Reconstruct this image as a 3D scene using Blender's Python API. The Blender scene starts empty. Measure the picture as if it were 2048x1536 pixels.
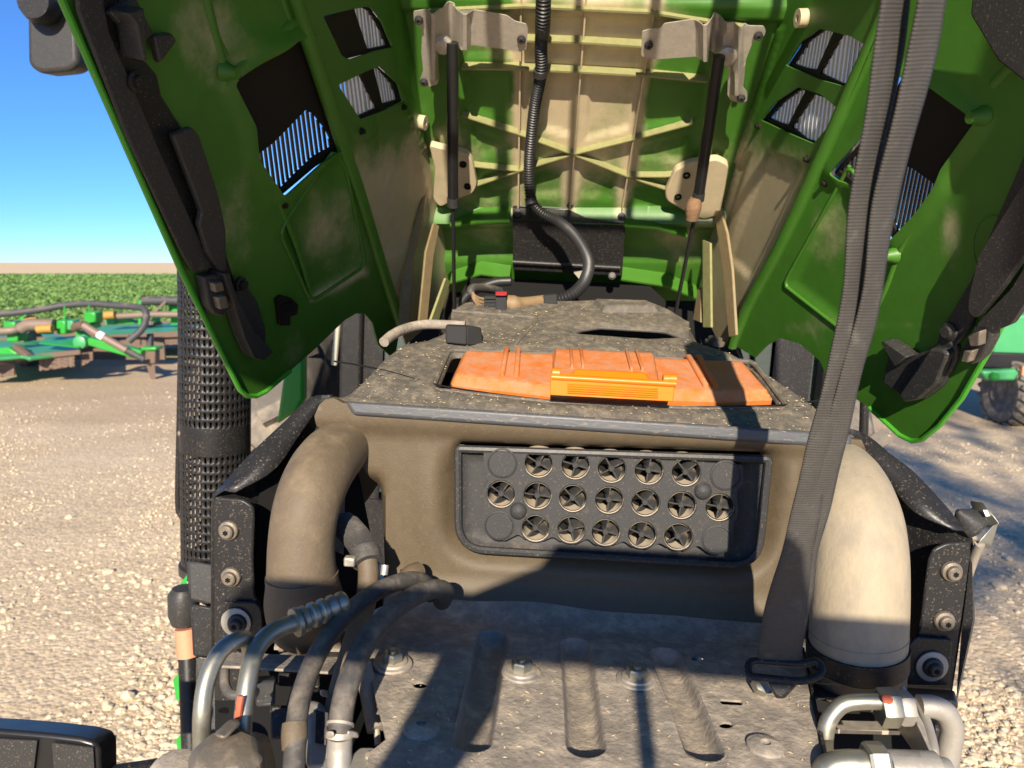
import bpy, bmesh, math, random
import numpy as np
from math import sin, cos, pi, radians, sqrt, atan2
from mathutils import Vector, Matrix
from mathutils.geometry import delaunay_2d_cdt
random.seed(7); rng = np.random.RandomState(7)

# ------------------------------------------------------------------ camera, world, sun
S = bpy.context.scene
CAMZ = 2.05; PITCH = radians(9.0); F = 1539.0
cam = bpy.data.cameras.new('camera'); camo = bpy.data.objects.new('camera', cam)
S.collection.objects.link(camo); S.camera = camo
camo.location = (0, 0, CAMZ); camo.rotation_euler = (pi/2 - PITCH, 0, 0)
cam.sensor_width = 36; cam.lens = F/2048*36; cam.clip_start = .02; cam.clip_end = 6000
cam.dof.use_dof = True; cam.dof.focus_distance = 1.1; cam.dof.aperture_fstop = 8
SUN_EL, SUN_AZ = radians(25), radians(3)          # light travels away from the camera, 3 deg to the right
LD = Vector((sin(SUN_AZ)*cos(SUN_EL), cos(SUN_AZ)*cos(SUN_EL), -sin(SUN_EL)))
W = bpy.data.worlds.new('World'); S.world = W; W.use_nodes = True
nt = W.node_tree; nt.nodes.clear()
sky = nt.nodes.new('ShaderNodeTexSky'); sky.sky_type = 'NISHITA'; sky.sun_disc = False
sky.sun_elevation = SUN_EL; sky.sun_rotation = pi + SUN_AZ; sky.air_density = 2.0; sky.dust_density = 0; sky.ozone_density = 10.0; sky.altitude = 8000
bg = nt.nodes.new('ShaderNodeBackground'); bg.inputs['Strength'].default_value = .098
wo = nt.nodes.new('ShaderNodeOutputWorld')
nt.links.new(sky.outputs[0], bg.inputs[0]); nt.links.new(bg.outputs[0], wo.inputs[0])
sl = bpy.data.lights.new('sun', 'SUN'); sl.energy = 5.0; sl.angle = radians(.53); sl.color = (1, .88, .71)
so = bpy.data.objects.new('sun', sl); S.collection.objects.link(so)
so.rotation_euler = LD.to_track_quat('-Z', 'Y').to_euler()
S.view_settings.view_transform = 'Standard'; S.view_settings.look = 'None'
S.view_settings.exposure = .88; S.view_settings.gamma = 1
S.cycles.max_bounces = 8; S.cycles.diffuse_bounces = 4

# ------------------------------------------------------------------ frames: the tractor stands at a slight yaw and roll
YAW, ROLL = radians(2.5), radians(3.2)
R3 = Matrix.Rotation(-YAW, 3, 'Z') @ Matrix.Rotation(ROLL, 3, 'Y')
R3T = R3.transposed()
CAMV = Vector((0, 0, CAMZ))
def wray(u, v):
    cx, cy = (u-1024)/F, (768-v)/F
    return Vector((cx, cos(PITCH)+cy*sin(PITCH), -sin(PITCH)+cy*cos(PITCH)))
def ray(u, v): return R3T @ wray(u, v)
def A(u, v, y): d = ray(u, v); return d*(y/d.y)              # tractor frame, at depth y
def AZ(u, v, z): d = ray(u, v); return d*(z/d.z)
class Plane:
    def __init__(s, p, n): s.p = Vector(p); s.n = Vector(n).normalized()
    def at(s, u, v, h=0):
        d = ray(u, v); q = d*(s.n.dot(s.p)/s.n.dot(d)); return q + s.n*h
    @staticmethod
    def fit(pts):
        c = sum(pts, Vector())/len(pts)
        m = np.array([list(p-c) for p in pts]); n = Vector(np.linalg.svd(m)[2][2])
        if n.dot(c) > 0: n = -n                                # towards the camera
        return Plane(c, n)
def WY(u, v, y): d = wray(u, v); return CAMV + d*(y/d.y)
def WG(u, v, z=0.): d = wray(u, v); return CAMV + d*((z-CAMZ)/d.z)

# ------------------------------------------------------------------ materials
DUST = (.34, .245, .15)
def rgba(c): return (*c, 1)
def mat(name, base, rough=.5, metal=0., dust=-.6, dustcol=DUST, dscale=16., up=0., speck=0., var=.12, bump=.08, bscale=260., dmax=.9, attr=None, acol=None, coat=0., stretch=None, spots=None):
    m = bpy.data.materials.new(name); m.use_nodes = True
    t = m.node_tree; N = t.nodes; N.clear(); lk = t.links.new
    def nd(k, **kw):
        n = N.new(k)
        for a, b in kw.items(): setattr(n, a, b)
        return n
    def mth(op, a, b=None, c=None):
        n = nd('ShaderNodeMath', operation=op)
        for i, x in enumerate((a, b, c)):
            if x is None: continue
            if isinstance(x, (int, float)): n.inputs[i].default_value = x
            else: lk(x, n.inputs[i])
        return n.outputs[0]
    def noise(sc, det=6, ro=.6, off=0.):
        n = nd('ShaderNodeTexNoise'); n.inputs['Scale'].default_value = sc; n.inputs['Detail'].default_value = det; n.inputs['Roughness'].default_value = ro
        mp = nd('ShaderNodeMapping'); lk(tc.outputs['Object'], mp.inputs[0]); mp.inputs['Location'].default_value = (off, off*1.7, -off)
        if stretch: mp.inputs['Scale'].default_value = stretch
        lk(mp.outputs[0], n.inputs['Vector']); return n.outputs['Fac']
    def sm(x, a, b):
        n = nd('ShaderNodeMapRange', interpolation_type='SMOOTHSTEP'); lk(x, n.inputs[0]); n.inputs[1].default_value = a; n.inputs[2].default_value = b; return n.outputs[0]
    def mix(f, a, b, bt='MIX'):
        n = nd('ShaderNodeMix', data_type='RGBA', blend_type=bt)
        if isinstance(f, (int, float)): n.inputs[0].default_value = f
        else: lk(f, n.inputs[0])
        for i, x in ((6, a), (7, b)):
            if isinstance(x, tuple): n.inputs[i].default_value = rgba(x)
            else: lk(x, n.inputs[i])
        return n.outputs[2]
    tc = nd('ShaderNodeTexCoord')
    n1 = noise(dscale, 9, .68); n2 = noise(dscale*3.1, 5, .6, 3.)
    col = rgba(base)[:3]
    if attr:
        at = nd('ShaderNodeAttribute', attribute_name=attr)
        x = mth('ADD', at.outputs['Fac'], mth('MULTIPLY', mth('SUBTRACT', n1, .5), .9))
        col = mix(sm(x, .25, .85), base, acol)
    vv = mth('MULTIPLY_ADD', n2, 2*var, 1-var)
    vm = nd('ShaderNodeCombineColor'); [lk(vv, vm.inputs[i]) for i in range(3)]
    col = mix(1., col, vm.outputs[0], 'MULTIPLY')
    x = mth('ADD', n1, dust)
    if up:
        g = nd('ShaderNodeNewGeometry'); sx = nd('ShaderNodeSeparateXYZ'); lk(g.outputs['Normal'], sx.inputs[0])
        x = mth('ADD', x, mth('MULTIPLY', sx.outputs[2], up))
    f = mth('MULTIPLY', sm(x, .32, .72), dmax)
    if speck:
        n3 = noise(330., 3, .6, 9.); f = mth('MAXIMUM', f, mth('MULTIPLY', sm(n3, .60, .68), speck))
        n4 = noise(90., 3, .6, 5.); f = mth('MAXIMUM', f, mth('MULTIPLY', sm(n4, .65, .72), speck*.4))
    dc = mix(n2, tuple(c*.8 for c in dustcol), tuple(min(1, c*1.2) for c in dustcol))
    col = mix(f, col, dc)
    b = nd('ShaderNodeBsdfPrincipled'); lk(col, b.inputs['Base Color'])
    b.inputs['Metallic'].default_value = metal
    if metal: lk(mth('MULTIPLY', mth('SUBTRACT', 1., f), metal), b.inputs['Metallic'])
    lk(mth('ADD', mth('MULTIPLY', f, .95-rough), mth('MULTIPLY_ADD', n2, .16, rough-.08)), b.inputs['Roughness'])
    if coat: b.inputs['Coat Weight'].default_value = coat; b.inputs['Coat Roughness'].default_value = .12
    if bump:
        bp = nd('ShaderNodeBump'); bp.inputs['Strength'].default_value = bump; bp.inputs['Distance'].default_value = .002
        h = mth('ADD', noise(bscale, 4, .6, 1.), mth('MULTIPLY', f, .6)); lk(h, bp.inputs['Height']); lk(bp.outputs[0], b.inputs['Normal'])
    o = nd('ShaderNodeOutputMaterial'); lk(b.outputs[0], o.inputs[0]); return m

TAN = (.50, .415, .265)
GREEN = (.035, .19, .012)
MT = dict(
 hood_in = mat('hood_underside', (.045, .155, .013), .48, dust=-.44, dustcol=(.16, .12, .055), attr='dust', acol=TAN, dscale=11, speck=.3, var=.15, bump=.06, bscale=120, dmax=.8),
 hood_out = mat('hood_paint', GREEN, .28, dust=-.5, coat=.5, bump=.02),
 edge = mat('green_edge_paint', (.05, .30, .02), .35, dust=-.5, speck=.5, bump=.02),
 tan = mat('raw_moulding', TAN, .6, dust=-.3, dustcol=(.25, .17, .08), dscale=12, var=.2),
 tangreen = mat('oversprayed_moulding', (.24, .235, .10), .6, dust=-.2, dustcol=(.30, .22, .11), dscale=22, var=.3),
 vent = mat('vent_plastic', (.018, .015, .013), .55, dust=-.35, dustcol=(.10, .07, .05), bump=.1),
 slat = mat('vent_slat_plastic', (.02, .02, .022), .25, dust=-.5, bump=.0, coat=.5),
 slat_lit = mat('vent_slat_lit', (.50, .52, .56), .3, dust=-.35, bump=.0),  # pale copy of slat: bright light in the vents put into the colour
 blk = mat('black_plastic', (.034, .034, .034), .45, dust=-.30, speck=.3, up=.10, bump=.18, bscale=160, dmax=.7),
 blkclean = mat('black_paint', (.014, .014, .015), .42, dust=-.42, speck=.3, bump=.08),
 cover = mat('dusty_cover', (.090, .080, .067), .65, dust=-.18, up=.13, dscale=60, speck=.35, bump=.6, bscale=280, dmax=.5, dustcol=(.40, .325, .225), var=.18),
 panel = mat('dusty_panel', (.092, .068, .039), .62, dust=-.27, up=.02, dscale=22, speck=.22, bump=.22, bscale=380, dmax=.5, dustcol=(.24, .18, .105), var=.22),
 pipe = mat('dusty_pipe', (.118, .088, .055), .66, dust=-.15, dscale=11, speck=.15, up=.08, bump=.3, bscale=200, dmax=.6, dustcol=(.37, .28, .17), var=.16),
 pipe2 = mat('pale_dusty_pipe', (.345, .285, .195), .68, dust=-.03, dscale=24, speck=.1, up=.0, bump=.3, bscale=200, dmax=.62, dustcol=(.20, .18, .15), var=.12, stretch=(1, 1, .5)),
 plate = mat('dusty_plate', (.24, .208, .172), .72, dust=-.15, up=.10, dscale=40, speck=.3, bump=.8, bscale=140, dmax=.62, dustcol=(.66, .54, .40), var=.18),
 frame = mat('black_steel', (.019, .019, .020), .38, dust=-.34, speck=.4, up=.07, dscale=22, bump=.12, bscale=140, dustcol=(.27, .21, .14)),
 bar = mat('grey_trim', (.065, .068, .074), .45, dust=-.30, speck=.45, dscale=30, bump=.15, stretch=(.25, 1, 1)),
 tray = mat('precleaner_plastic', (.036, .036, .036), .62, dust=-.26, dscale=40, up=.16, speck=.2, bump=.12, dmax=.6),
 vane = mat('swirl_plastic', (.05, .048, .045), .5, dust=-.2, dscale=80, up=.55, bump=.05, dustcol=(.55, .455, .33)),
 orange = mat('orange_plastic', (.52, .135, .018), .55, dust=-.10, dscale=40, up=.16, dustcol=(.44, .225, .125), dmax=.75, bump=.08, var=.12, speck=.15),
 orange2 = mat('orange_latch_plastic', (.64, .17, .006), .4, dust=-.36, dscale=20, dustcol=(.46, .22, .09), dmax=.5, bump=.04, var=.05),
 hose = mat('dusty_hose', (.055, .052, .050), .6, dust=-.16, up=.14, dscale=30, speck=.2, bump=.25, bscale=300, dmax=.6, dustcol=(.33, .27, .20)),
 conduit = mat('conduit_plastic', (.020, .020, .021), .45, dust=-.3, up=.1, dustcol=(.26, .2, .13), bump=.05),
 zinc = mat('zinc_steel', (.32, .315, .265), .42, .8, dust=-.2, dscale=24, dustcol=(.42, .34, .21), bump=.06, dmax=.8),
 zincd = mat('dusty_zinc', (.50, .46, .40), .45, .7, dust=-.12, up=.1, dscale=30, dustcol=(.42, .32, .21), bump=.1),
 bolt = mat('dusty_bolt', (.16, .135, .105), .5, .3, dust=-.12, dscale=60, bump=.3, dustcol=(.30, .235, .16)),
 alu = mat('cast_aluminium', (.34, .315, .275), .55, .4, dust=-.2, dscale=30, bump=.3, bscale=160),
 steelb = mat('bracket_steel', (.44, .40, .34), .42, .45, dust=-.18, dscale=35, dustcol=(.42, .33, .22), bump=.15, var=.25),
 strutm = mat('strut_black', (.012, .012, .013), .35, dust=-.4, bump=.03),
 web = None, glass = None,
 white = mat('white_label', (.8, .8, .78), .5, dust=-.4),
 red = mat('red_paint', (.50, .11, .05), .5, dust=-.35, bump=.05),
 sticker = mat('faded_orange_sticker', (.62, .25, .14), .6, dust=-.2, dscale=40),
 redconn = mat('red_clip', (.30, .02, .025), .5, dust=-.3),
 wire = mat('wire_sheath', (.22, .145, .075), .6, dust=-.2, dscale=40),
 mud = mat('dried_mud', (.20, .115, .06), .95, dust=-.2, bump=1., bscale=140, var=.4),
 tyre = mat('dusty_tyre', (.10, .09, .078), .8, dust=-.1, dscale=9, dustcol=(.36, .30, .23), bump=.4, bscale=90),
 mgreen = mat('implement_green', (.028, .30, .035), .35, dust=-.42, dscale=3, up=.06, bump=.05, bscale=40),
 mgreen2 = mat('implement_deck_green', (.055, .30, .11), .4, dust=-.3, dscale=2.2, up=.04, bump=.05, bscale=40, dustcol=(.24, .34, .28)),
 mbrown = mat('implement_rust_edge', (.13, .085, .06), .7, dust=-.3, dscale=5),
 chain = mat('rusty_chain', (.17, .115, .085), .65, .2, dust=-.3, dscale=6),
 myellow = mat('implement_yellow', (.38, .21, .045), .6, dust=-.25, dscale=8),
 mhose = mat('implement_hose', (.05, .05, .055), .6, dust=-.25, up=.15, dscale=6),
 shaft = mat('implement_shaft', (.20, .145, .115), .55, .1, dust=-.2, dscale=8),
 stone = mat('limestone', (.62, .515, .36), .85, dust=-.2, dscale=30, dustcol=(.36, .27, .17), bump=.4, bscale=90, var=.3),
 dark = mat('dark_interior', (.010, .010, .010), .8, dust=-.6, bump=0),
 cabpale = mat('cab_trim', (.40, .38, .30), .6, dust=-.4),
)
def web_mat():
    m = mat('webbing', (.055, .051, .046), .8, dust=-.2, dscale=40, dustcol=(.17, .155, .13), bump=.0, var=.25)
    t = m.node_tree; N = t.nodes; lk = t.links.new
    b = [n for n in N if n.type == 'BSDF_PRINCIPLED'][0]
    uv = N.new('ShaderNodeUVMap'); uv.uv_map = 'UVMap'
    sx = N.new('ShaderNodeSeparateXYZ'); lk(uv.outputs[0], sx.inputs[0])
    def mth(op, a, bb):
        n = N.new('ShaderNodeMath'); n.operation = op
        for i, x in enumerate((a, bb)):
            if isinstance(x, (int, float)): n.inputs[i].default_value = x
            else: lk(x, n.inputs[i])
        return n.outputs[0]
    w1 = mth('SINE', mth('MULTIPLY', sx.outputs[1], 2*pi/.0030), 0.)
    w2 = mth('SINE', mth('MULTIPLY', sx.outputs[0], 2*pi/.0040), 0.)
    h = mth('ADD', mth('MULTIPLY', w1, .5), mth('MULTIPLY', mth('MULTIPLY', w1, w2), .5))
    bp = N.new('ShaderNodeBump'); bp.inputs['Strength'].default_value = .45; bp.inputs['Distance'].default_value = .0011
    lk(h, bp.inputs['Height']); lk(bp.outputs[0], b.inputs['Normal'])
    return m
MT['web'] = web_mat()
MT['matte'] = mat('matte_black_plastic', (.030, .030, .031), .8, dust=-.36, bump=.1)
[n for n in MT['matte'].node_tree.nodes if n.type == 'BSDF_PRINCIPLED'][0].inputs['Specular IOR Level'].default_value = .15
MT['fin'] = mat('fin_moulding', (.22, .165, .085), .6, dust=-.2, dustcol=(.14, .09, .045), dscale=25, var=.3)
for k_ in ('blk', 'frame', 'blkclean', 'tray'): [n for n in MT[k_].node_tree.nodes if n.type == 'BSDF_PRINCIPLED'][0].inputs['Specular IOR Level'].default_value = .32
for k_ in ('dark', 'vent'): [n for n in MT[k_].node_tree.nodes if n.type == 'BSDF_PRINCIPLED'][0].inputs['Specular IOR Level'].default_value = .12
def glass_mat():
    m = bpy.data.materials.new('cab_glass'); m.use_nodes = True; t = m.node_tree; t.nodes.clear()
    g = t.nodes.new('ShaderNodeBsdfGlossy'); g.inputs['Roughness'].default_value = .03; g.inputs['Color'].default_value = (.75, .95, 1, 1)
    tr = t.nodes.new('ShaderNodeBsdfTransparent'); tr.inputs['Color'].default_value = (.30, .45, .44, 1)
    mx = t.nodes.new('ShaderNodeMixShader'); mx.inputs[0].default_value = .22
    o = t.nodes.new('ShaderNodeOutputMaterial'); t.links.new(tr.outputs[0], mx.inputs[1]); t.links.new(g.outputs[0], mx.inputs[2]); t.links.new(mx.outputs[0], o.inputs[0]); return m
MT['glass'] = glass_mat()

# ------------------------------------------------------------------ object helpers
def tag(o, label=None, cat=None, group=None, kind=None):
    for k, v in (('label', label), ('category', cat), ('group', group), ('kind', kind)):
        if v: o[k] = v
    return o
class T: pass
BASE = Vector((.055, 1.8, -CAMZ+.0))
tractor = bpy.data.objects.new('tractor', None); S.collection.objects.link(tractor)
tractor.rotation_euler = R3.to_euler(); tractor.location = CAMV + R3 @ BASE
tag(tractor, 'green tractor with its hood raised, seen from the front into the engine bay', 'tractor')
def obj(name, verts, faces, m, parent=None, ang=38, bevel=0, smooth=True, loc=None, seg=2):
    me = bpy.data.meshes.new(name); me.from_pydata([tuple(v) for v in verts], [], faces); me.validate()
    if smooth:
        me.shade_smooth(); me.set_sharp_from_angle(angle=radians(ang))
    return objm(name, me, m, parent, loc, bevel, seg)
def objm(name, me, m, parent=None, loc=None, bevel=0, seg=2):
    if m is not None and not me.materials: me.materials.append(MT[m] if isinstance(m, str) else m)
    o = bpy.data.objects.new(name, me); S.collection.objects.link(o)
    if parent is not None: o.parent = parent
    l = Vector(loc) if loc is not None else Vector()
    if parent is tractor: l = l - BASE
    o.location = l
    if bevel:
        b = o.modifiers.new('bevel', 'BEVEL'); b.width = bevel; b.segments = seg; b.limit_method = 'ANGLE'; b.angle_limit = radians(35)
    return o
def root(name, loc, label, cat, group=None, rz=0):
    o = bpy.data.objects.new(name, None); S.collection.objects.link(o); o.location = loc; o.rotation_euler = (0, 0, rz)
    return tag(o, label, cat, group)
def fixn(verts, faces):
    bm = bmesh.new(); vs = [bm.verts.new(v) for v in verts]
    for f in faces:
        try: bm.faces.new([vs[i] for i in f])
        except ValueError: pass
    bmesh.ops.recalc_face_normals(bm, faces=bm.faces)
    bm.verts.index_update()
    out = [tuple(v.co) for v in bm.verts], [[v.index for v in f.verts] for f in bm.faces]; bm.free(); return out
def prism(pts, ext):
    "closed polygon of 3D points extruded by vector ext"
    n = len(pts); e = Vector(ext)
    v = [Vector(p) for p in pts] + [Vector(p)+e for p in pts]
    f = [list(range(n)), list(range(2*n-1, n-1, -1))] + [[i, (i+1) % n, n+(i+1) % n, n+i] for i in range(n)]
    return fixn(v, f)
def boxv(c, sz, M=None):
    c = Vector(c); x, y, z = [k/2 for k in sz]
    v = [Vector((a*x, b*y, d*z)) for a in (-1, 1) for b in (-1, 1) for d in (-1, 1)]
    if M is not None: v = [M @ p for p in v]
    return [p+c for p in v], [[0, 1, 3, 2], [4, 6, 7, 5], [0, 4, 5, 1], [2, 3, 7, 6], [0, 2, 6, 4], [1, 5, 7, 3]]
def hexa(a, b):
    "two quads of 3D points -> solid"
    v = [Vector(p) for p in a]+[Vector(p) for p in b]
    return fixn(v, [[0, 1, 2, 3], [7, 6, 5, 4]]+[[i, (i+1) % 4, 4+(i+1) % 4, 4+i] for i in range(4)])
def join(*parts):
    V, Fc = [], []
    for v, f in parts:
        o = len(V); V += list(v); Fc += [[i+o for i in q] for q in f]
    return V, Fc
def bez(pts, n=8):
    "Catmull-Rom through points (any dimension)"
    P = [np.array(p, float) for p in pts]; P = [2*P[0]-P[1]]+P+[2*P[-1]-P[-2]]; out = []
    for i in range(1, len(P)-2):
        a, b, c, d = P[i-1:i+3]
        for k in range(n):
            t = k/n; out.append(.5*((2*b)+(c-a)*t+(2*a-5*b+4*c-d)*t*t+(3*b-a-3*c+d)*t**3))
    out.append(P[-2]); return out
def tube(path, rad, n=14, cap=True, inner=0):
    "path: list of Vector, rad: scalar or list"
    P = [Vector(p) for p in path]; m = len(P)
    rs = [rad]*m if isinstance(rad, (int, float)) else list(rad)
    tg = [(P[min(i+1, m-1)]-P[max(i-1, 0)]).normalized() for i in range(m)]
    u = tg[0].orthogonal().normalized(); V = []; Fc = []
    for i in range(m):
        u = (u - tg[i]*u.dot(tg[i])).normalized(); w = tg[i].cross(u)
        V += [P[i]+(u*cos(2*pi*k/n)+w*sin(2*pi*k/n))*rs[i] for k in range(n)]
    for i in range(m-1):
        for k in range(n): Fc.append([i*n+k, i*n+(k+1) % n, (i+1)*n+(k+1) % n, (i+1)*n+k])
    if cap: Fc += [list(range(n))[::-1], [(m-1)*n+k for k in range(n)]]
    return fixn(V, Fc)
def ptube(px, rads, n=14, sub=6, cap=True):
    "px: (u,v,y[,r]) control points in the tractor frame"
    q = [tuple(A(a[0], a[1], a[2]))+(a[3] if len(a) > 3 else rads,) for a in px]
    c = bez(q, sub); return tube([Vector(k[:3]) for k in c], [k[3] for k in c], n, cap)
def lathe(prof, c, ax, n=20, up=None):
    "prof: list of (r, h) along axis ax from c"
    ax = Vector(ax).normalized(); u = (up - ax*up.dot(ax)).normalized() if up else ax.orthogonal().normalized(); w = ax.cross(u); c = Vector(c); V = []; Fc = []
    for r, h in prof: V += [c+ax*h+(u*cos(2*pi*k/n)+w*sin(2*pi*k/n))*r for k in range(n)]
    for i in range(len(prof)-1):
        for k in range(n): Fc.append([i*n+k, i*n+(k+1) % n, (i+1)*n+(k+1) % n, (i+1)*n+k])
    Fc += [list(range(n))[::-1], [(len(prof)-1)*n+k for k in range(n)]]
    return fixn(V, Fc)
# ---- 2D tools
def dens(poly, step, closed=True):
    out = []; n = len(poly)
    for i in range(n if closed else n-1):
        a = np.array(poly[i], float); b = np.array(poly[(i+1) % n], float); k = max(1, int(np.ceil(np.linalg.norm(b-a)/step)))
        out += [tuple(a+(b-a)*j/k) for j in range(k)]
    if not closed: out.append(tuple(poly[-1]))
    return out
def rnd(poly, r, k=4):
    "round the corners of a 2D polygon; r scalar or list"
    out = []; n = len(poly)
    for i in range(n):
        p = np.array(poly[i], float); a = np.array(poly[i-1], float); b = np.array(poly[(i+1) % n], float)
        rr = r[i] if isinstance(r, (list, tuple)) else r
        la, lb = np.linalg.norm(a-p), np.linalg.norm(b-p); q = min(rr, la*.48, lb*.48)
        if q <= .01: out.append(tuple(p)); continue
        s, e = p+(a-p)/la*q, p+(b-p)/lb*q
        for j in range(k+1):
            t = j/k; out.append(tuple((1-t)**2*s+2*t*(1-t)*p+t*t*e))
    return out
def pip(U, V, poly):
    U = np.asarray(U, float); V = np.asarray(V, float); ins = np.zeros(U.shape, bool); n = len(poly); j = n-1
    for i in range(n):
        xi, yi = poly[i]; xj, yj = poly[j]
        if yi != yj:
            c = ((yi > V) != (yj > V)) & (U < (xj-xi)*(V-yi)/(yj-yi)+xi); ins ^= c
        j = i
    return ins
def dseg(U, V, a, b):
    ax, ay = a; bx, by = b; dx, dy = bx-ax, by-ay; L = dx*dx+dy*dy+1e-9
    t = np.clip(((U-ax)*dx+(V-ay)*dy)/L, 0, 1); return np.hypot(U-ax-t*dx, V-ay-t*dy)
def sdf(U, V, poly):
    d = np.full(np.shape(U), 1e9)
    for i in range(len(poly)): d = np.minimum(d, dseg(U, V, poly[i-1], poly[i]))
    return np.where(pip(U, V, poly), -d, d)
def dline(U, V, pts):
    d = np.full(np.shape(U), 1e9)
    for i in range(len(pts)-1): d = np.minimum(d, dseg(U, V, pts[i], pts[i+1]))
    return d
def ss(x, a, b): t = np.clip((x-a)/(b-a), 0, 1); return t*t*(3-2*t)
def gauss(U, V, u, v, su, sv): return np.exp(-((U-u)/su)**2-((V-v)/sv)**2)
def relief(name, outline, mapf, m, parent, holes=(), step=12, hf=None, thick=None, col=None, ang=62, fine=()):
    "sheet traced on a real surface: 2D outline and holes, mapf(u,v,h)->point, hf = relief height, thick = extrusion vector"
    P = []; E = []
    for pl in [outline]+list(holes):
        d = dens(pl, step); o = len(P); P += d; E += [(o+i, o+(i+1) % len(d)) for i in range(len(d))]
    a = np.array(outline); lo, hi = a.min(0), a.max(0)
    def grid(st, x0, x1, y0, y1):
        gu, gv = np.meshgrid(np.arange(x0+st/2, x1, st), np.arange(y0+st/2, y1, st)); return gu.ravel(), gv.ravel()
    gu, gv = grid(step, lo[0], hi[0], lo[1], hi[1])
    for (x0, y0, x1, y1, st) in fine:
        k = ~((gu > x0) & (gu < x1) & (gv > y0) & (gv < y1)); gu, gv = gu[k], gv[k]
        a_, b_ = grid(st, x0, x1, y0, y1); gu = np.r_[gu, a_]; gv = np.r_[gv, b_]
    k = sdf(gu, gv, outline) < -step*.3
    for h in holes: k &= sdf(gu, gv, h) > step*.3
    P += list(zip(gu[k], gv[k]))
    vo, eo, fo, *_ = delaunay_2d_cdt([Vector(p) for p in P], E, [], 0, 1e-4)
    U = np.array([p.x for p in vo]); V = np.array([p.y for p in vo])
    fo = [f for f in fo if len(f) == 3]
    cu = np.array([U[f].mean() for f in map(list, fo)]); cv = np.array([V[f].mean() for f in map(list, fo)])
    ok = pip(cu, cv, outline)
    for h in holes: ok &= ~pip(cu, cv, h)
    tri = [list(f) for f, q in zip(fo, ok) if q]
    H = hf(U, V) if hf else np.zeros(len(U))
    X = [mapf(float(U[i]), float(V[i]), float(H[i])) for i in range(len(U))]
    n = len(X); D = list(col(U, V)) if col else None
    if thick is not None:
        th = Vector(thick); cnt = {}
        for f in tri:
            for i in range(3):
                e = (f[i], f[(i+1) % 3]); cnt[e] = 1
        bd = [e for e in cnt if (e[1], e[0]) not in cnt]
        X = X + [p+th for p in X]
        tri = tri + [[n+f[2], n+f[1], n+f[0]] for f in tri] + [[e[1], e[0], n+e[0], n+e[1]] for e in bd]
        if D: D = D+D
    X, tri = cleanv(X, tri, D) if False else (X, tri)
    me = bpy.data.meshes.new(name); me.from_pydata([tuple(p) for p in X], [], tri); me.validate()
    bm = bmesh.new(); bm.from_mesh(me); bmesh.ops.recalc_face_normals(bm, faces=bm.faces)
    if D:
        pass
    bm.to_mesh(me); bm.free()
    if D:
        at = me.attributes.new('dust', 'FLOAT', 'POINT'); at.data.foreach_set('value', np.array(D, np.float32))
    me.shade_smooth(); me.set_sharp_from_angle(angle=radians(ang))
    return objm(name, me, m, parent)
def psheet(name, px, plane, m, parent, thick=.003, h=0, bevel=0, r=0, away=True):
    "flat sheet: photo outline laid on a plane of the tractor, with thickness"
    px = rnd(px, r) if r else px
    pts = [plane.at(u, v, h) for u, v in px]
    v, f = prism(pts, plane.n*(-thick if away else thick)); return obj(name, v, f, m, parent, bevel=bevel)
def ysheet(name, px, y, m, parent, thick=.003, bevel=0, r=0):
    px = rnd(px, r) if r else px
    v, f = prism([A(u, vv, y) for u, vv in px], (0, thick, 0)); return obj(name, v, f, m, parent, bevel=bevel)

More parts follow.
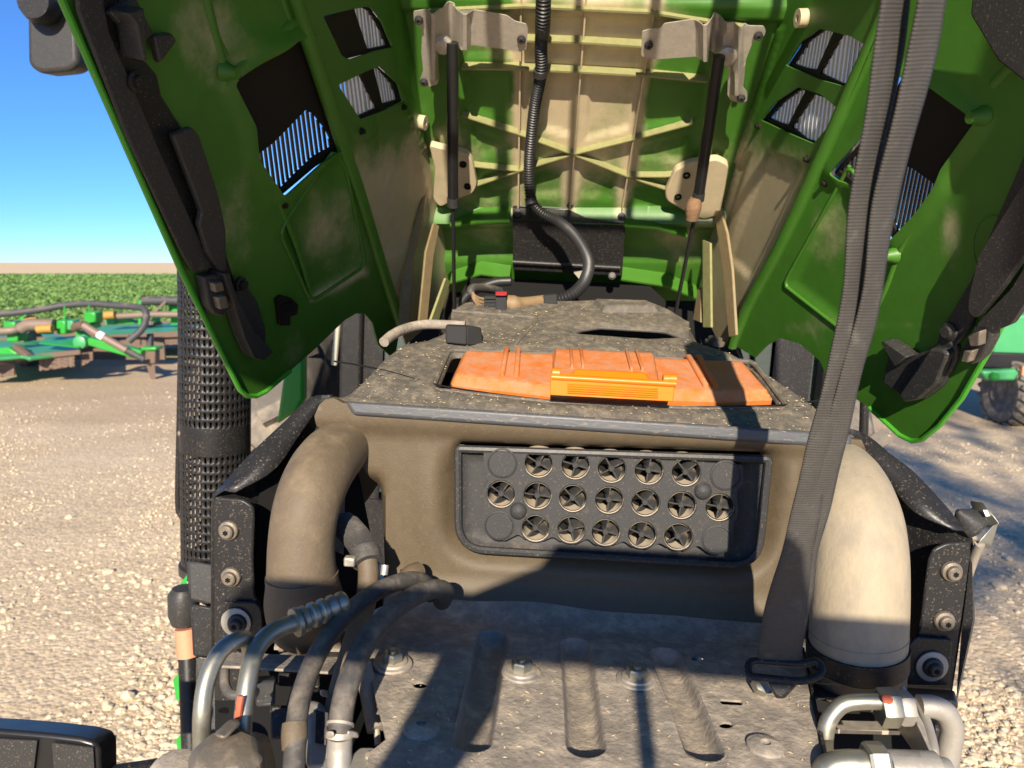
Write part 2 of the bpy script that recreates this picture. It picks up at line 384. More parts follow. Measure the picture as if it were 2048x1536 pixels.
# ------------------------------------------------------------------ ground, fields
def gridmesh(name, x0, x1, y0, y1, nx, ny, zf, m):
    xs = np.linspace(x0, x1, nx); ys = np.linspace(y0, y1, ny)
    v = [(x, y, zf(x, y)) for y in ys for x in xs]
    f = [[j*nx+i, j*nx+i+1, (j+1)*nx+i+1, (j+1)*nx+i] for j in range(ny-1) for i in range(nx-1)]
    return obj(name, v, f, m)
def ground_mat():
    m = mat('gravel_yard', (.55, .425, .27), .92, dust=-.05, dscale=.55, dustcol=(.68, .545, .365), bump=0, var=.14, dmax=.9, stretch=(.55, 1.3, 1))
    t = m.node_tree; N = t.nodes; lk = t.links.new; b = [n for n in N if n.type == 'BSDF_PRINCIPLED'][0]
    src = b.inputs['Base Color'].links[0].from_socket
    tc = [n for n in N if n.type == 'TEX_COORD'][0]
    vo = N.new('ShaderNodeTexVoronoi'); vo.inputs['Scale'].default_value = 42; lk(tc.outputs['Object'], vo.inputs['Vector'])
    vo2 = N.new('ShaderNodeTexVoronoi'); vo2.inputs['Scale'].default_value = 17; lk(tc.outputs['Object'], vo2.inputs['Vector'])
    sc = N.new('ShaderNodeSeparateColor'); lk(vo.outputs['Color'], sc.inputs[0])
    mr = N.new('ShaderNodeMapRange'); lk(sc.outputs[0], mr.inputs[0]); mr.inputs[3].default_value = .80; mr.inputs[4].default_value = 1.18
    mx = N.new('ShaderNodeMix'); mx.data_type = 'RGBA'; mx.blend_type = 'MULTIPLY'; mx.inputs[0].default_value = 1
    cc = N.new('ShaderNodeCombineColor'); [lk(mr.outputs[0], cc.inputs[i]) for i in range(3)]
    lk(src, mx.inputs[6]); lk(cc.outputs[0], mx.inputs[7]); lk(mx.outputs[2], b.inputs['Base Color'])
    # packed brown dirt where the machines stand
    sp = N.new('ShaderNodeSeparateXYZ'); lk(tc.outputs['Object'], sp.inputs[0])
    dn = N.new('ShaderNodeTexNoise'); dn.inputs['Scale'].default_value = .8; dn.inputs['Detail'].default_value = 6; lk(tc.outputs['Object'], dn.inputs['Vector'])
    a1 = N.new('ShaderNodeMath'); a1.operation = 'MULTIPLY_ADD'; lk(dn.outputs['Fac'], a1.inputs[0]); a1.inputs[1].default_value = 7.; lk(sp.outputs[1], a1.inputs[2])
    m1 = N.new('ShaderNodeMapRange'); m1.interpolation_type = 'SMOOTHSTEP'; lk(a1.outputs[0], m1.inputs[0]); m1.inputs[1].default_value = 11.; m1.inputs[2].default_value = 15.; m1.inputs[4].default_value = .5
    mx2 = N.new('ShaderNodeMix'); mx2.data_type = 'RGBA'; lk(m1.outputs[0], mx2.inputs[0]); lk(mx.outputs[2], mx2.inputs[6]); mx2.inputs[7].default_value = (.36, .245, .14, 1); lk(mx2.outputs[2], b.inputs['Base Color'])
    bp = N.new('ShaderNodeBump'); bp.inputs['Strength'].default_value = .55; bp.inputs['Distance'].default_value = .010; bp.invert = True
    ad = N.new('ShaderNodeMath'); ad.operation = 'ADD'; lk(vo.outputs['Distance'], ad.inputs[0]); lk(vo2.outputs['Distance'], ad.inputs[1])
    lk(ad.outputs[0], bp.inputs['Height']); lk(bp.outputs[0], b.inputs['Normal']); return m
MT['ground'] = ground_mat()
def gz(x, y): return .02*sin(x*.9+1)*sin(y*.7)+.015*sin(x*2.3+y*1.1)
def zsoft(x, y): return gz(x, y) if y < 25 else 0
g = gridmesh('ground', -60, 60, -30, 40, 121, 141, lambda x, y: gz(x, y)*(1 if abs(x) < 25 else 0), 'ground'); tag(g, kind='structure')
MT['stubble'] = mat('stubble', (.66, .49, .28), .95, dust=-.15, dscale=.02, dustcol=(.78, .62, .38), bump=0, stretch=(.2, 1, 1))
f = gridmesh('stubble_field', -3500, 3500, -400, 5500, 15, 15, lambda x, y: -.35, 'stubble'); tag(f, kind='structure')
MT['cropsoil'] = mat('crop_soil', (.05, .10, .02), .95, dust=-.3, dscale=.4, bump=0)
CROP0, CROP1 = 20.5, 108.
f = gridmesh('crop_ground', -150, 110, CROP0-.5, CROP1, 3, 3, lambda x, y: .07, 'cropsoil'); tag(f, kind='structure')

# ------------------------------------------------------------------ stones
def stone_mesh(seed, r=1.):
    rr = np.random.RandomState(seed); bm = bmesh.new(); bmesh.ops.create_icosphere(bm, subdivisions=1, radius=r)
    s = rr.uniform(.65, 1.25, 3); s[2] *= .62
    for v in bm.verts: v.co = Vector((v.co.x*s[0], v.co.y*s[1], v.co.z*s[2]))*rr.uniform(.78, 1.15)
    me = bpy.data.meshes.new('stone'); bm.to_mesh(me); bm.free(); me.materials.append(MT['stone']); return me
SM = [stone_mesh(i) for i in range(9)]
def gravel():
    V = []; Fc = []; base = []
    for me in SM: base.append((np.array([v.co[:] for v in me.vertices]), [list(p.vertices) for p in me.polygons]))
    def put(x, y, r, z=None):
        bv, bf = base[rng.randint(9)]; a = rng.uniform(0, 6.28); c, s = cos(a), sin(a)
        q = bv*r; q = np.c_[q[:, 0]*c-q[:, 1]*s+x, q[:, 0]*s+q[:, 1]*c+y, q[:, 2]+gz(x, y)+r*.12]
        o = len(V); V.extend(map(tuple, q)); Fc.extend([[i+o for i in f] for f in bf])
    def mask(x, y): return .5+.5*sin(x*2.1+1.7*sin(y*.9))*sin(y*1.6+1.3*sin(x*1.1))
    def scat(N_, lo, hi, y0, ys, k):
        n = 0
        while n < N_:
            y = y0+ys*rng.rand()**1.9; x = rng.uniform(lo, hi)*y
            if rng.rand() > .22+.78*mask(x, y)**1.3: continue
            if rng.rand() < ((y-y0)/ys)**1.5: continue
            put(x, y, (.0045+.019*rng.rand()**k)*(1 if y < 5 else .72)); n += 1
    scat(24000, -.74, -.26, 2.2, 11, 3.6); scat(10000, .42, .72, 2.4, 10, 4.2)
    o = obj('gravel', V, Fc, 'stone', smooth=False); tag(o, 'pale loose gravel scattered over the yard', 'gravel', kind='stuff')
gravel()
k = 0
for i in range(64):
    left = i < 44
    y = 2.5+4.2*rng.rand()**1.5; x = -rng.uniform(.27, .68)*y if left else rng.uniform(.50, .68)*y
    r = rng.uniform(.020, .040); o = bpy.data.objects.new('stone', SM[rng.randint(9)]); S.collection.objects.link(o)
    o.location = (x, y, gz(x, y)+r*.2); o.scale = (r, r, r); o.rotation_euler = (0, 0, rng.uniform(0, 6.28))
    tag(o, 'larger pale stone lying in the gravel left of the tractor' if left else 'larger pale stone lying in the gravel right of the tractor', 'stone', 'larger stones left of the tractor' if left else 'larger stones right of the tractor')

# ------------------------------------------------------------------ crop
def crop():
    n = 230000
    d = CROP0*(CROP1/CROP0)**rng.rand(n); x = (rng.uniform(-.74, -.38, n))*d; far = np.arange(n) >= 170000; x = np.where(far, rng.uniform(-1.2, .9, n)*d, x)
    row = np.round(d/.95)*.95; near = d < 60
    d = np.where(near, row+rng.normal(0, .19, n), d)
    hgt = .22+.34*rng.rand(n)**.7*(1-.5*np.minimum(1, np.abs(d-row)/.4)); hgt *= .95+.08*np.sin(x*.35+d*.21)*np.sin(d*.5)
    s = .026+.0014*d*rng.uniform(.6, 1.3, n); s = np.minimum(s, .25)
    a = rng.uniform(0, 2*pi, n); t = rng.uniform(-1.2, 1.0, n)
    ux, uy = np.cos(a), np.sin(a); vx, vy, vz = -uy*np.cos(t), ux*np.cos(t), np.sin(t)
    c = np.c_[x, d, hgt]; Ue = np.c_[ux, uy, 0*ux]*s[:, None]; Ve = np.c_[vx, vy, vz]*s[:, None]
    q = np.stack([c-Ue, c-Ve*.8, c+Ue, c+Ve*.8], 1).reshape(-1, 3)
    o = obj('crop_field', q, [[4*i, 4*i+1, 4*i+2, 4*i+3] for i in range(n)], 'leaf', smooth=False)
    tag(o, 'dense low green crop field behind the mowers', 'crop', kind='stuff')
def leaf_mat():
    m = mat('crop_leaf', (.15, .27, .065), .6, dust=-.1, dscale=1.4, dustcol=(.27, .38, .12), bump=0, var=.3); return m
MT['leaf'] = leaf_mat(); crop()

# ================================================================== TRACTOR: raised hood
ROOF = Plane((0, 1.8, 2.0-.96*1.8), (0, -.96, -1))
CL, BL, ML, ML0 = A(490, 790, 1.35), A(120, 0, .83), A(795, 650, 1.75), A(587, 0, 1.25)
CR, BR, MR, MR0 = A(1830, 880, 1.35), A(2150, 150, .93), A(1470, 680, 1.75), A(1787, 0, 1.25)
OL = Plane.fit([CL, BL, ML, ML0]); OR = Plane.fit([CR, BR, MR, MR0])
R0L, R1L, R0R, R1R = ROOF.at(815, 0), ROOF.at(890, 560), ROOF.at(1560, 0), ROOF.at(1405, 575)
IL = Plane.fit([R0L, R1L, OL.at(587, 0), OL.at(795, 650)]); IR = Plane.fit([R0R, R1R, OR.at(1787, 0), OR.at(1470, 680)])
# roof of the hood
hood_roof = [(745, -160), (750, 0), (770, 150), (810, 330), (858, 470), (870, 590), (1440, 600), (1445, 470), (1500, 330), (1565, 150), (1625, 0), (1670, -160)]
ribL = [(1047, -160), (1043, 0), (1037, 408)]; ribC = [(1183, -160), (1171, 15), (1149, 297), (1140, 410)]; ribR = [(1336, -160), (1310, 0), (1243, 419)]
cells = [[(932, 140), (1028, 140), (1028, 262), (1020, 268), (930, 215)], [(1055, 140), (1155, 140), (1148, 280), (1050, 255)],
         [(1178, 140), (1285, 145), (1262, 262), (1165, 285)], [(1300, 148), (1412, 158), (1395, 240), (1278, 262)],
         [(935, 245), (1028, 282), (1028, 310), (960, 318)], [(1278, 285), (1380, 262), (1375, 330), (1270, 318)],
         [(958, 345), (1026, 345), (1026, 402), (965, 405)], [(1052, 345), (1128, 330), (1126, 395), (1050, 400)],
         [(1158, 330), (1235, 352), (1228, 405), (1155, 395)], [(1262, 365), (1330, 385), (1330, 425), (1255, 420)],
         [(925, 60), (1032, 62), (1032, 120), (928, 118)], [(1056, 28), (1160, 30), (1160, 66), (1054, 64)], [(1185, 30), (1298, 36), (1292, 70), (1182, 68)],
         [(1056, 86), (1160, 88), (1158, 120), (1054, 118)], [(1180, 90), (1290, 94), (1286, 124), (1178, 122)]]
def roof_h(U, V):
    h = np.zeros_like(U)
    for c in cells: h -= .007*ss(-sdf(U, V, c), 2, 10)
    h += .035*ss(V, 418, 424) - .0*U
    h -= .05*ss(V, 428, 470)
    h += .02*ss(V, 505, 522)
    h += .012*ss(26-np.abs(V-(10+.03*(U-1170))), 0, 14)
    return h
def roof_d(U, V):
    d = .12+.80*gauss(U, V, 1160, 190, 150, 190)+.7*gauss(U, V, 1170, 60, 230, 60)+.5*gauss(U, V, 900, 330, 60, 90)+.5*gauss(U, V, 1400, 380, 70, 90)
    d += .35*gauss(U, V, 980, 470, 40, 60)+.3*gauss(U, V, 1350, 470, 60, 60)-.5*gauss(U, V, 985, 170, 55, 45)-.6*gauss(U, V, 1350, 190, 70, 70)-.4*gauss(U, V, 1350, 410, 60, 30)
    for rb in (ribL, ribC, ribR): d += .45*np.exp(-(dline(U, V, rb)/16)**2)
    return d
hood = relief('hood', hood_roof, ROOF.at, 'hood_in', tractor, step=6.5, hf=roof_h, thick=(0, .003, .0045), col=roof_d)
tag(hood, 'green hood underside with tan unpainted patches and moulded ribs')
def rib(name, pts, plane, h, t, m, parent, h2=None):
    "upright web standing on a panel along a photo polyline"
    P = [plane.at(u, v, -.002) for u, v in pts]; Q = [plane.at(u, v, 0)+plane.n*h for u, v in pts]; n = len(P)
    V = []
    for i in range(n):
        tg = (P[min(i+1, n-1)]-P[max(i-1, 0)]).normalized(); s = tg.cross(plane.n).normalized()*t/2
        V += [P[i]-s, P[i]+s, Q[i]+s*.7, Q[i]-s*.7]
    Fc = []
    for i in range(n-1):
        for k in range(4): Fc.append([i*4+k, i*4+(k+1) % 4, (i+1)*4+(k+1) % 4, (i+1)*4+k])
    Fc += [[0, 1, 2, 3], [(n-1)*4+k for k in (3, 2, 1, 0)]]
    v, f = fixn(V, Fc); return obj(name, v, f, m, parent)
for r_ in (ribL, ribC, ribR): rib('rib', r_, ROOF, .016, .005, 'tan', hood)
X0 = (1147, 300)
for pts in ([(1147, 300), (1040, 260), (925, 222)], [(1147, 300), (1040, 333), (955, 362)], [(1147, 300), (1266, 270), (1385, 238)], [(1147, 300), (1255, 344), (1338, 372)],
            [(925, 320), (960, 325), (1040, 333)], [(1255, 344), (1330, 344), (1372, 340)]):
    rib('rib', pts, ROOF, .018, .004, 'tangreen', hood)
for pts in ([(925, 126), (1040, 127), (1170, 133), (1295, 140), (1412, 152)], [(1048, 70), (1170, 74), (1292, 82)], [(860, 12), (1050, 2), (1300, 14), (1490, 45)]):
    rib('rib', pts, ROOF, .022, .006, 'tangreen', hood)
for pts in ([(905, 425), (960, 418), (1022, 415)], [(1248, 424), (1310, 428), (1372, 446)], [(905, 540), (965, 522), (1022, 530)], [(1240, 532), (1330, 545), (1395, 572)]):
    rib('rib', pts, ROOF, .050, .008, 'hood_in', hood)
# outer side panels
def vent_hole(poly, grow=1.0):
    c = np.mean(poly, 0); return [tuple(c+(np.array(p)-c)*grow) for p in poly]
VENT_L = rnd([(474, 152), (574, 82), (630, 62), (657, 190), (682, 296), (634, 328), (563, 392), (511, 318), (505, 252), (462, 168)], 8)
sideL = [(100, -60), (122, 0), (358, 535), (395, 610), (450, 722)] + [(478, 778), (492, 792), (512, 793), (530, 784)] + [(580, 742), (630, 698), (690, 640), (712, 627), (730, 628), (745, 645), (757, 690), (790, 720), (800, 655), (760, 530), (714, 380), (686, 300), (640, 160), (587, 0), (560, -60)]
RECL = rnd([(560, 468), (572, 440), (668, 300), (690, 330), (732, 530), (622, 604)], 22)
def sideL_h(U, V):
    h = -.009*ss(-sdf(U, V, RECL), -4, 18)
    d = sdf(U, V, VENT_L); h += .008*ss(34-d, 0, 34)+.012*gauss(U, V, 540, 88, 70, 30)
    return h
def sideL_d(U, V):
    return .16+.38*gauss(U, V, 425, 60, 70, 120)+.25*gauss(U, V, 470, 430, 45, 90)+.35*gauss(U, V, 670, 470, 70, 90)+.22*gauss(U, V, 590, 700, 30, 60)+.45*np.exp(-(dline(U, V, [(622, 600), (724, 545)])/9)**2)
spL = relief('side_panel', sideL, OL.at, 'hood_in', hood, holes=[VENT_L], step=7, hf=sideL_h, thick=OL.n*-.004, col=sideL_d)
mx_ = lambda poly: poly
VENT_R = rnd([(1742, 250), (1800, 150), (1860, 168), (1960, 240), (1890, 336), (1874, 376), (1838, 426), (1784, 482), (1755, 440), (1700, 372), (1664, 346), (1718, 286)], 8)
sideR = [(2160, -60), (2160, 160), (2110, 330), (2048, 560), (1985, 690), (1925, 795), (1880, 850), (1845, 879), (1825, 882), (1800, 870), (1740, 815), (1660, 768), (1640, 722), (1600, 688), (1560, 676), (1535, 690), (1510, 715), (1468, 690), (1500, 610), (1560, 500), (1640, 330), (1700, 195), (1787, 0), (1815, -60)]
RECR = rnd([(1568, 570), (1580, 545), (1700, 330), (1752, 440), (1722, 560), (1690, 665)], 22)
def sideR_h(U, V):
    h = -.009*ss(-sdf(U, V, RECR), -4, 18)
    d = sdf(U, V, VENT_R); h += .008*ss(34-d, 0, 34); return h
def sideR_d(U, V): return .10+.45*gauss(U, V, 1905, 460, 26, 60)+.3*gauss(U, V, 1640, 470, 60, 110)+.25*gauss(U, V, 1620, 660, 70, 40)+.28*gauss(U, V, 1830, 650, 140, 14)
spR = relief('side_panel', sideR, OR.at, 'hood_in', hood, holes=[VENT_R], step=7, hf=sideR_h, thick=OR.n*-.004, col=sideR_d)
# inner side facets
VL1 = rnd([(646, 32), (722, 14), (742, 14), (766, 42), (788, 94), (746, 104), (700, 120), (684, 112)], 5)
VL2 = rnd([(676, 170), (730, 144), (760, 132), (800, 168), (808, 204), (768, 222), (722, 240)], 5)
inL = [(545, -130), (587, 0), (640, 160), (686, 300), (714, 380), (760, 530), (800, 655), (812, 690), (905, 605), (900, 470), (868, 330), (836, 150), (822, 0), (808, -130)]
PRL = [rnd(p, 10) for p in ([(726, 380), (700, 290), (765, 265), (790, 390), (816, 500), (764, 522)], [(820, 380), (800, 270), (845, 330), (868, 430), (826, 496)])]
def inL_h(U, V):
    h = np.zeros_like(U)
    for p in PRL: h -= .006*ss(-sdf(U, V, p), 0, 7)
    for l in ([(796, 20), (816, 220), (850, 300)], [(745, 240), (780, 380), (800, 470)]): h += .006*ss(6-dline(U, V, l), 0, 5)
    return h
def inL_d(U, V): return .05+.85*ss(V+.25*(U-760), 215, 400)+.35*gauss(U, V, 826, 180, 12, 120)-.25*gauss(U, V, 745, 640, 40, 60)
spi = relief('corner_panel', inL, IL.at, 'hood_in', hood, holes=[VL1, VL2], step=6, hf=inL_h, thick=IL.n*-.004, col=inL_d)
VR1 = rnd([(1637, 57), (1700, 72), (1744, 98), (1692, 174), (1640, 160), (1571, 131), (1600, 84)], 5)
VR2 = rnd([(1594, 174), (1640, 188), (1681, 222), (1627, 288), (1580, 268), (1521, 240), (1550, 204)], 5)
inR = [(1825, -130), (1787, 0), (1700, 195), (1640, 330), (1560, 500), (1500, 610), (1468, 690), (1440, 690), (1398, 605), (1402, 470), (1444, 330), (1498, 150), (1548, 0), (1582, -130)]
PRR = [rnd(p, 10) for p in ([(1470, 530), (1450, 520), (1530, 300), (1610, 330), (1530, 500), (1498, 560)], [(1425, 450), (1462, 330), (1505, 300), (1440, 500)])]
def inR_h(U, V):
    h = np.zeros_like(U)
    for p in PRR: h -= .006*ss(-sdf(U, V, p), 0, 7)
    for l in ([(1560, 60), (1500, 240), (1440, 420)],): h += .006*ss(6-dline(U, V, l), 0, 5)
    return h
def inR_d(U, V): return .05+.85*ss(V-.3*(U-1520), 210, 390)-.55*np.exp(-(dline(U, V, [(1640, 330), (1560, 500), (1490, 640)])/18)**2)+.3*gauss(U, V, 1500, 180, 20, 120)
relief('corner_panel', inR, IR.at, 'hood_in', hood, holes=[VR1, VR2], step=6, hf=inR_h, thick=IR.n*-.004, col=inR_d)
def bead(pts, pl, r, m, parent, name='bead', off=-.35):
    q = bez([tuple(pl.at(u, v, off*r)) for u, v in pts], 4); return obj(name, *tube([Vector(k) for k in q], r, 10), m, parent)
for pts, r in (([(404, -40), (428, 60), (446, 130), (450, 170)], .008), ([(452, 175), (480, 230), (520, 330), (568, 430), (600, 510), (622, 590)], .005), ([(428, 62), (452, 110)], .006), ([(470, 140), (520, 95), (580, 50), (610, 40)], .010), ([(580, 40), (566, 0), (556, -40)], .006)):
    bead(pts, OL, r, 'hood_in', spL)
bead(RECL[2:]+RECL[:3], OL, .0035, 'hood_in', spL, off=0.)
for pts, r in (([(1975, 235), (1940, 290), (1885, 375), (1850, 430), (1800, 500), (1770, 580), (1728, 660)], .006), ([(1985, 170), (2040, 110), (2060, 60)], .008), ([(1850, 160), (1900, 185), (1955, 225)], .008)): bead(pts, OR, r, 'hood_in', spR)
bead(RECR[2:]+RECR[:3], OR, .0035, 'hood_in', spR, off=0.)
for pl, u, v in ((OL, 448, 142), (OR, 1968, 232), (OR, 1790, 510)):
    obj('boss', *lathe([(.015, 0), (.010, .012), (.008, .022), (.003, .022)], pl.at(u, v, 0), pl.n + Vector((.6 if pl is OL else -.6, 0, 0)), 14), 'hood_in', spL if pl is OL else spR)
rg = [OR.at(1985+38*cos(t*pi/12)*1., 492+62*sin(t*pi/12), .0005) for t in range(25)]
obj('moulded_ring', *tube(rg, .0012, 6, cap=False), 'hood_in', spR)
# ridge strips along the fold between side and corner panels
for pl, pts in ((OL, [(545, -130), (587, 0), (640, 160), (686, 300), (714, 380), (760, 530), (800, 655)]), (OR, [(1825, -130), (1787, 0), (1700, 195), (1640, 330), (1560, 500), (1500, 610), (1466, 690)])):
    q = bez([tuple(pl.at(u, v, .003)) for u, v in pts], 4); v, f = tube([Vector(k) for k in q], .013, 10); obj('ridge', v, f, MT['hood_in'], hood)
# triangular gussets on the corner panels
def gusset(pts_px, ys, m='tan', t=.006):
    P = [A(u, v, y) for (u, v), y in zip(pts_px, ys)]; n = (P[1]-P[0]).cross(P[2]-P[0]).normalized()
    v, f = prism([p-n*t/2 for p in P], n*t); return obj('gusset', v, f, m, hood, bevel=.001)
gusset([(796, 652), (805, 543), (824, 470), (844, 400), (857, 386), (846, 450), (828, 510), (818, 652)], [1.72, 1.78, 1.82, 1.86, 1.90, 1.85, 1.80, 1.74], 'fin')
gusset([(836, 650), (850, 504), (866, 447), (877, 452), (865, 515), (852, 650)], [1.76, 1.82, 1.86, 1.88, 1.84, 1.80], 'fin')
gusset([(858, 645), (890, 556), (899, 562), (874, 645)], [1.80, 1.88, 1.92, 1.84], 'tangreen')
gusset([(1460, 674), (1454, 608), (1448, 537), (1430, 420), (1443, 422), (1456, 468), (1466, 540), (1474, 670)], [1.74, 1.78, 1.82, 1.90, 1.86, 1.82, 1.78, 1.72], 'fin')
gusset([(1408, 655), (1407, 480), (1422, 486), (1424, 655)], [1.82, 1.92, 1.88, 1.78], 'tangreen')
gusset([(1388, 640), (1398, 575), (1404, 575), (1403, 645)], [1.88, 1.94, 1.9, 1.84], 'fin')
# hood nose (out of frame above): skin, front grille through which the sun falls on the underside
QC = 1.4428; XC = .055
def HP(x, w, s): q = QC-w; return Vector((XC+x, q*.6925-.7214*s, q*.7214+.6925*s))
def nose():
    cols = [(-.60, .68, -.40), (-.47, .30, -.62), (-.36, .0, -.72), (.36, .0, -.72), (.45, .30, -.62), (.60, .68, -.40)]; V = []; Fc = []
    for k in range(6):
        for (x, w, s0) in cols:
            t = k/5; s = s0*(1-t)+.30*t; q = 1-.25*t**2; V.append(HP(x*q, w*(1-.05*t), s))
    n = len(V); V += [p+Vector((0, .004, .006)) for p in V]
    for k in range(5):
        for i in range(5):
            a = [k*6+i, k*6+i+1, (k+1)*6+i+1, (k+1)*6+i]; Fc.append(a); Fc.append([n+j for j in a[::-1]])
    return obj('nose', V, Fc, 'hood_in', hood)
nose()
def hpr(pts, s0, s1): return prism([HP(x, w, s0) for x, w in pts], HP(0, 0, s1)-HP(0, 0, s0))
noseg = obj('nose_grille', *join(hpr([(-.34, .22), (.34, .22), (.27, .0), (-.27, .0)], .29, .31), hpr([(-.36, .60), (.44, .60), (.44, .575), (-.36, .575)], .29, .31)), 'vent', tractor)
for pts in ([(-.66, .45), (-.40, .22), (-.40, .95), (-.44, 1.12), (-.70, 1.20)], [(.40, .22), (.66, .45), (.72, 1.10), (.52, 1.04), (.47, .80)]):
    obj('shade_cheek', *hpr(pts, .26, .32), 'vent', noseg)  # unseen cheek plates, shaped to keep sun off the side panels
for i, x in enumerate((-.33, -.22, -.06, .085, .215, .31, .37)):
    wdt = (.04, .03, .016, .022, .05, .02, .05)[i]  # uneven bars, shaped to dapple the sunlight on the hood underside
    obj('bar', *prism([HP(x-wdt/2, .22, .295), HP(x+wdt/2, .22, .295), HP(x+wdt/2, .60, .295), HP(x-wdt/2, .60, .295)], HP(0, 0, .305)-HP(0, 0, .295)), 'vent', noseg)
# ---- vents: a black insert with frame and slats behind each opening
def clipline(poly, p, d):
    ts = []; n = len(poly)
    for i in range(n):
        a = np.array(poly[i]); b = np.array(poly[(i+1) % n]); e = b-a; den = d[0]*e[1]-d[1]*e[0]
        if abs(den) < 1e-9: continue
        w = a-p; t = (w[0]*e[1]-w[1]*e[0])/den; s = (w[0]*d[1]-w[1]*d[0])/den
        if 0 <= s < 1: ts.append(t)
    return (min(ts), max(ts)) if len(ts) >= 2 else None
def slats(poly, plane, parent, n, d, wpx, h=-.014, depth=.0025):
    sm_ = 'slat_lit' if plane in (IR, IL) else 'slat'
    d = np.array(d, float); d /= np.linalg.norm(d); nrm = np.array([-d[1], d[0]]); pr = [float(np.dot(nrm, q)) for q in poly]; lo, hi = min(pr), max(pr)
    for k in range(n):
        o = lo+(hi-lo)*(k+.5)/n; p = nrm*o; c = clipline(poly, p, d)
        if not c or c[1]-c[0] < 6: continue
        a, b = p+d*c[0], p+d*c[1]; q = nrm*wpx/2
        pts = [plane.at(*(a-q), h), plane.at(*(a+q), h), plane.at(*(b+q), h), plane.at(*(b-q), h)]
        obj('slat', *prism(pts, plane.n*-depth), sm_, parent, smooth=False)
def vent(plane, plate, areas, ribs=(), hh=-.010):
    "plate outline with slatted openings cut into it"
    holes = [rnd(a[0], 3) for a in areas]
    o = relief('vent_grille', plate, lambda u, v, h: plane.at(u, v, hh+h), 'vent', tractor, holes=holes, step=14, thick=plane.n*-.006)
    for poly, n, d, w in areas: slats(poly, plane, o, n, d, w, hh-.004)
    for r_ in ribs: rib('stiffener', r_, plane, .004, .006, 'vent', o)
    return o
vent(OL, rnd([(468, 160), (578, 92), (632, 60), (666, 190), (690, 292), (690, 306), (640, 336), (565, 400), (555, 396), (514, 322), (512, 256)], 4),
     [([(524, 314), (558, 288), (622, 222), (641, 232), (664, 262), (679, 294), (640, 316), (610, 345), (568, 387), (558, 384)], 17, (.12, 1), 4.8)])
for q, sz in (((572, 232), 9), ((614, 200), 9)): pass
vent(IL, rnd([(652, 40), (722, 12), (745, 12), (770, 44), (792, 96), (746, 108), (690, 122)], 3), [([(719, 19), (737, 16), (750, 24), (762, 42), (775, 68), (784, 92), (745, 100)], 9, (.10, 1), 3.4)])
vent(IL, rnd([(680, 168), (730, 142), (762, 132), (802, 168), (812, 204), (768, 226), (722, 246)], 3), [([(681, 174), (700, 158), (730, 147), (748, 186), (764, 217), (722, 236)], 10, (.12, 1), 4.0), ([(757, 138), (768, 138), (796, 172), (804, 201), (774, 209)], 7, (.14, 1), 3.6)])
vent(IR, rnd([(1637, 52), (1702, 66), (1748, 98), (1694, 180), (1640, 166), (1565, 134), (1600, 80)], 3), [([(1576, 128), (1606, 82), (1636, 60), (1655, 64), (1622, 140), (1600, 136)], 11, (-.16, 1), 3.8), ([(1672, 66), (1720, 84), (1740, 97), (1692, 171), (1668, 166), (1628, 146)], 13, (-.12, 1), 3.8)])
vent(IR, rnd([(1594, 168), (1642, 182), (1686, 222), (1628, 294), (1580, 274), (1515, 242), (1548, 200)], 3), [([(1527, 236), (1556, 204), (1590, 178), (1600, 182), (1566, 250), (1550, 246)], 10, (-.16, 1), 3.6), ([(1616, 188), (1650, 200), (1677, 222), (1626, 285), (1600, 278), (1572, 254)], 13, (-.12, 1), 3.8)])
vent(OR, rnd([(1738, 250), (1798, 150), (1856, 176), (1952, 244), (1884, 336), (1866, 380), (1838, 432), (1782, 490), (1750, 444), (1700, 380), (1658, 348), (1712, 286)], 4),
     [([(1668, 344), (1722, 290), (1760, 320), (1762, 380), (1722, 380), (1700, 368)], 12, (-.12, 1), 4.2), ([(1790, 330), (1815, 340), (1864, 376), (1834, 424), (1786, 474), (1770, 440), (1775, 390)], 11, (-.2, 1), 5.0)])
# vent retaining pins
for pl, u, v in ((OL, 470, 152), (OL, 620, 70), (OL, 566, 410), (OL, 684, 308), (IL, 722, 262), (IL, 806, 214), (IR, 1616, 318), (IR, 1518, 252), (OR, 1958, 236), (OR, 1783, 505), (OR, 1652, 366)):
    c = pl.at(u, v, -.008); obj('retaining_pin', *lathe([(.007, 0), (.007, .010), (.0045, .012), (.0045, .016), (.002, .017)], c, pl.n, 12), 'vent', tractor)
# ---- black edge trim and latch pieces on the lower edges of the hood
trim = psheet('edge_trim', [(132, -60), (182, -60), (205, 60), (300, 280), (372, 440), (416, 530), (395, 540), (372, 538), (352, 505), (240, 270), (140, 20)], OL, 'blk', tractor, .006, .012, bevel=.003)
psheet('inner_channel', [(176, -60), (250, -60), (262, 40), (285, 120), (310, 150), (318, 190), (372, 275), (420, 400), (436, 470), (466, 560), (452, 590), (436, 592), (414, 528), (330, 340), (205, 70)], OL, 'blkclean', trim, .004, .004, bevel=.002)
psheet('rubber_flap', [(318, 262), (356, 246), (370, 262), (385, 305), (410, 380), (426, 450), (428, 530), (420, 540), (392, 500), (372, 440), (378, 415)], OL, 'blk', trim, .010, .024, bevel=.006, r=6)
for c in ([(195, 20), (246, -12), (282, 62), (262, 82), (236, 110), (230, 108), (222, 48)], [(282, 66), (318, 60), (330, 76), (296, 122)]): psheet('bracket', c, OL, 'blk', trim, .012, .02, bevel=.003)
psheet('rib', [(195, 14), (228, 2), (236, 110), (228, 106), (214, 36)], OL, 'blk', trim, .03, .045, bevel=.002)
for u, v in ((252, 48), (254, 158)): obj('bolt', *lathe([(.013, 0), (.013, .004), (.008, .005), (.008, .010)], OL.at(u, v, .012), OL.n, 14), 'blkclean', trim)
